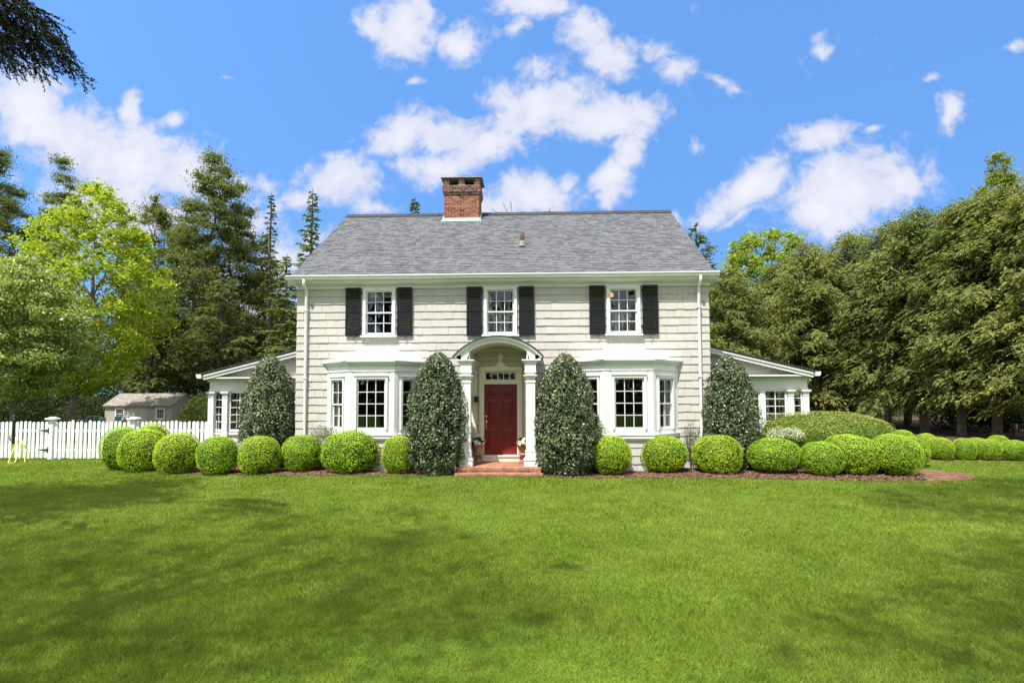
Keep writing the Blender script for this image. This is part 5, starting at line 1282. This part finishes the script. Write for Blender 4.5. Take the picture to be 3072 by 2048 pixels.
# ------------------------------------------------------------------ grass blades on the lawn
def grass():
    r = rs(900); Cs = []; Ls = []; Ws = []
    for d0, d1, den, hh, ww in ((3.0, 6.0, 3300, .050, .0058), (6.0, 9.0, 2300, .046, .0080), (9.0, 13.0, 1300, .042, .0115), (13.0, 20.5, 750, .042, .017)):
        w = .98*d1+2.0; n = int(den*2*w*(d1-d0)); x = CAM[0]-.03*d1+r.uniform(-w, w, n); y = CAM[1]+r.uniform(d0, d1, n)
        ok = np.abs(x-CAM[0]+.035*(y-CAM[1])) < .96*(y-CAM[1])+1.8
        bf = BEDF+[(-1.16,1.5), (-9.6,1.5)]; br = BEDR+[(1.3,3.4)]
        yj = y-r.normal(0, .07, n)-.05; ok &= ~inpoly(x, yj, bf) & ~inpoly(x, yj, br)
        ok &= ~((x > -1.2) & (x < 1.2) & (y > -1.71)) & ~((x > -10.2) & (x < 10.2) & (y > .8))
        pth = [tuple(gr(*q)[:2]) for q in ((2690,1434), (2740,1446), (2850,1444), (2925,1437), (2930,1432), (2890,1422), (2830,1415), (2760,1408), (2690,1400))]
        ok &= ~inpoly(x, y, pth)
        yl = np.where(x < -9, 2.2, np.where(x > 10, np.interp(x, [p[0] for p in _p], [p[1] for p in _p]), 2))
        ok &= y < yl
        x = x[ok]; y = y[ok]; m = len(x)
        cl = lump(np.stack([x, y, x*.3+y*.7], 1)*.35, 901, 16, 5)
        L = hh*r.uniform(.6, 1.45, m)*(1+.22*cl); Cs.append(np.stack([x, y, L*.42], 1)); Ls.append(L); Ws.append(ww*r.uniform(.7, 1.4, m))
    C = np.concatenate(Cs); L = np.concatenate(Ls); W = np.concatenate(Ws); n = len(C)
    lx = lump(np.stack([C[:, 0], C[:, 1], C[:, 0]*.5], 1)*.6, 903, 14, 5); ly = lump(np.stack([C[:, 1], C[:, 0], C[:, 1]*.5], 1)*.6, 904, 14, 5)
    D = norm(np.stack([.25*lx+r.normal(0, .5, n), .25*ly+r.normal(0, .5, n), np.ones(n)], 1)); Nn = norm(np.stack([r.normal(0, .8, n), r.normal(-.5, .7, n), r.normal(.5, .3, n)], 1))
    V, F = leaves(C, D, Nn, L*1.15, W); rr = np.clip(.42+.2*r.normal(size=n)+.55*(r.rand(n) < .05), 0, 1)
    o = mk('grass', V, F, GRASSB, None, rr); o['kind'] = 'stuff'
grass()

# ------------------------------------------------------------------ sun and sky
LD = Vector((.58, 1.0, -2.2)).normalized()
sd = bpy.data.lights.new('sun', 'SUN'); sd.energy = 4.9; sd.angle = R_(.55); sd.color = (1, .965, .91)
so = bpy.data.objects.new('sun', sd); COL.objects.link(so); so.rotation_euler = LD.to_track_quat('-Z', 'Y').to_euler(); so.location = (-6, -30, 40)
W = bpy.data.worlds.new('World'); scene.world = W; W.use_nodes = True; nt = W.node_tree; nt.nodes.clear()
out = N(nt, 'ShaderNodeOutputWorld'); bg = N(nt, 'ShaderNodeBackground'); bg.inputs['Strength'].default_value = .15
sky = N(nt, 'ShaderNodeTexSky'); sky.sky_type = 'NISHITA'; sky.sun_disc = False
sky.sun_elevation = math.asin(-LD.z); sky.sun_rotation = math.atan2(-LD.x, -LD.y); sky.air_density = 1.0; sky.dust_density = .3; sky.ozone_density = 2.0
hs = N(nt, 'ShaderNodeHueSaturation'); hs.inputs['Saturation'].default_value = 1.2; hs.inputs['Value'].default_value = 1.28; nt.links.new(sky.outputs[0], hs.inputs['Color'])
tc = N(nt, 'ShaderNodeTexCoord'); hi = N(nt, 'ShaderNodeVectorMath', operation='ADD'); nt.links.new(tc.outputs['Generated'], hi.inputs[0]); hi.inputs[1].default_value = (0, 0, .45); hn = N(nt, 'ShaderNodeVectorMath', operation='NORMALIZE'); nt.links.new(hi.outputs[0], hn.inputs[0]); nt.links.new(hn.outputs[0], sky.inputs[0]); sx = N(nt, 'ShaderNodeSeparateXYZ'); nt.links.new(tc.outputs['Generated'], sx.inputs[0])
ay = mathn(nt, 'MAXIMUM', mathn(nt, 'ABSOLUTE', sx.outputs[1]), .12)
cx_ = N(nt, 'ShaderNodeCombineXYZ'); nt.links.new(mathn(nt, 'DIVIDE', sx.outputs[0], ay), cx_.inputs[0]); nt.links.new(mathn(nt, 'DIVIDE', sx.outputs[2], ay), cx_.inputs[1])
def wn(vec, scale, detail=5, rough=.55):
    n = N(nt, 'ShaderNodeTexNoise'); n.inputs['Scale'].default_value = scale; n.inputs['Detail'].default_value = detail; n.inputs['Roughness'].default_value = rough; nt.links.new(vec, n.inputs['Vector']); return n
w1 = wn(cx_.outputs[0], 6, 4)
wv = N(nt, 'ShaderNodeVectorMath', operation='MULTIPLY_ADD'); nt.links.new(w1.outputs['Color'], wv.inputs[0]); wv.inputs[1].default_value = (.09, .09, 0); nt.links.new(cx_.outputs[0], wv.inputs[2])
wo = N(nt, 'ShaderNodeVectorMath', operation='SUBTRACT'); nt.links.new(wv.outputs[0], wo.inputs[0]); wo.inputs[1].default_value = (.045, .045, 0)
CLOUD = [  # place, half sizes, tilt (clockwise in the picture), thickness
 (60,235,115,75,20,1.0), (190,320,160,85,32,1.05), (310,380,150,90,20,1.05), (430,400,110,70,20,.95), (310,245,32,48,10,.8), (398,266,26,22,0,.65), (120,190,80,30,15,.55), (250,430,180,60,0,.8), (480,400,60,60,0,.6), (560,410,70,22,5,.35), (210,215,40,14,20,.35),
 (940,65,62,82,-8,1.0), (865,45,48,36,0,.7), (1060,92,62,46,15,.75), (960,184,26,15,0,.6), (520,186,34,12,10,.3),
 (1225,18,95,36,5,.85), (1180,80,40,34,0,.6), (1345,70,62,52,20,.75), (1402,140,62,48,25,.85), (1240,160,58,36,10,.6), (1565,155,48,28,10,.55), (1640,185,50,18,25,.4), (1500,100,60,30,15,.35), (1440,90,40,30,15,.4),
 (930,300,105,52,-18,.95), (1050,300,110,50,-5,.85), (1230,255,150,56,-12,1.0), (1390,262,120,52,0,1.0), (1480,245,56,40,0,.75), (1120,330,120,52,-25,.85), (1040,380,90,36,0,.7), (950,375,70,30,0,.55), (1150,215,70,40,-20,.6),
 (785,405,85,60,10,.9), (700,450,58,28,-10,.65), (850,470,90,24,10,.6), (770,350,50,20,0,.5), (640,465,40,20,0,.4),
 (1215,455,112,46,-6,1.0), (1300,420,40,34,-40,.65), (1140,480,80,30,0,.8),
 (1440,345,42,58,20,.85), (1405,400,62,38,-25,.9), (1390,450,30,30,0,.55),
 (1597,330,22,20,0,.6), (1885,315,78,42,-15,.85), (1720,430,115,44,-28,.95), (1640,480,60,30,-20,.75), (1700,495,62,18,-15,.55), (1955,445,155,84,-22,1.15), (2050,420,70,50,-10,.95), (1880,490,90,50,-10,.95), (2000,300,40,14,-20,.3),
 (2188,262,34,50,30,.7), (2132,184,24,14,0,.5), (2320,128,34,18,0,.4), (1880,120,50,34,-50,.28), (1560,500,40,24,20,.4), (300,500,180,60,0,.85), (560,520,90,60,0,.6), (720,640,140,120,0,.7), (520,700,160,140,0,.7), (2300,560,120,60,0,.4)]
acc = None
for (x, y, rx, ry, tl, am) in CLOUD:
    d = ray(x*1.30612, y*1.30612); u, v = d[0]/d[1], d[2]/d[1]
    mp_ = N(nt, 'ShaderNodeMapping', vector_type='TEXTURE'); mp_.inputs['Location'].default_value = (u, v, 0); mp_.inputs['Rotation'].default_value = (0, 0, -R_(tl)); mp_.inputs['Scale'].default_value = (rx*1.306/1700*1.36, ry*1.306/1700*1.36, 1)
    nt.links.new(wo.outputs[0], mp_.inputs[0]); ln = N(nt, 'ShaderNodeVectorMath', operation='LENGTH'); nt.links.new(mp_.outputs[0], ln.inputs[0])
    mr = N(nt, 'ShaderNodeMapRange'); mr.clamp = True; nt.links.new(ln.outputs['Value'], mr.inputs[0])
    for i, q in ((1, 0.), (2, 1.35), (3, am), (4, -.35)): mr.inputs[i].default_value = q
    acc = mr.outputs[0] if acc is None else mathn(nt, 'MAXIMUM', acc, mr.outputs[0])
n1 = wn(cx_.outputs[0], 9, 9, .6).outputs['Fac']; n2 = wn(wo.outputs[0], 38, 5, .6).outputs['Fac']
nn_ = mathn(nt, 'ADD', mathn(nt, 'MULTIPLY', mathn(nt, 'SUBTRACT', n1, .5), 1.7), mathn(nt, 'MULTIPLY', mathn(nt, 'SUBTRACT', n2, .5), .95))
def sstep(x, a, b):
    m_ = N(nt, 'ShaderNodeMapRange', interpolation_type='SMOOTHSTEP'); nt.links.new(x, m_.inputs[0]); m_.inputs[1].default_value = a; m_.inputs[2].default_value = b; return m_.outputs[0]
_u, _v = cx_.inputs[0].links[0].from_socket, cx_.inputs[1].links[0].from_socket
fill_zone = mathn(nt, 'MAXIMUM', mathn(nt, 'MAXIMUM', sstep(_v, .74, .95), sstep(mathn(nt, 'ABSOLUTE', _u), 1.02, 1.25)), mathn(nt, 'LESS_THAN', sx.outputs[1], 0.0))  # out-of-frame sky, where unseen clouds are added to raise the ambient fill
big = wn(tc.outputs['Generated'], 2.6, 6).outputs['Fac']
over = mathn(nt, 'ADD', mathn(nt, 'MULTIPLY', fill_zone, .95), mathn(nt, 'ADD', mathn(nt, 'MULTIPLY', big, 1.6), -1.15))
fld = mathn(nt, 'ADD', mathn(nt, 'MAXIMUM', acc, over), nn_)
dn = N(nt, 'ShaderNodeMapRange', interpolation_type='SMOOTHSTEP'); nt.links.new(fld, dn.inputs[0])
for i, q in ((1, -.08), (2, .56), (3, 0.), (4, .97)): dn.inputs[i].default_value = q
sh = N(nt, 'ShaderNodeMapRange', interpolation_type='SMOOTHSTEP'); nt.links.new(mathn(nt, 'ADD', fld, mathn(nt, 'MULTIPLY', wn(cx_.outputs[0], 9, 4).outputs['Fac'], .8)), sh.inputs[0])
for i, q in ((1, .5), (2, 1.9), (3, 0.), (4, 1.)): sh.inputs[i].default_value = q
ccol = mix(nt, sh.outputs[0], (2.75, 2.87, 3.5), (3.55, 3.6, 3.85))
ccol = mix(nt, fill_zone, ccol, (5.5, 5.7, 6.15))  # added unseen clouds set brighter than the visible ones, as fill light
fin = mix(nt, dn.outputs[0], hs.outputs[0], ccol)
nt.links.new(fin, bg.inputs['Color']); nt.links.new(bg.outputs[0], out.inputs[0])
scene.view_settings.view_transform = 'Standard'; scene.view_settings.look = 'None'; scene.view_settings.gamma = 1.0; scene.view_settings.exposure = .82
cy = scene.cycles; cy.max_bounces = 6; cy.diffuse_bounces = 4; cy.glossy_bounces = 3; cy.transmission_bounces = 4; cy.transparent_max_bounces = 12
cy.sample_clamp_indirect = 6; cy.caustics_reflective = False; cy.caustics_refractive = False; cy.use_denoising = True
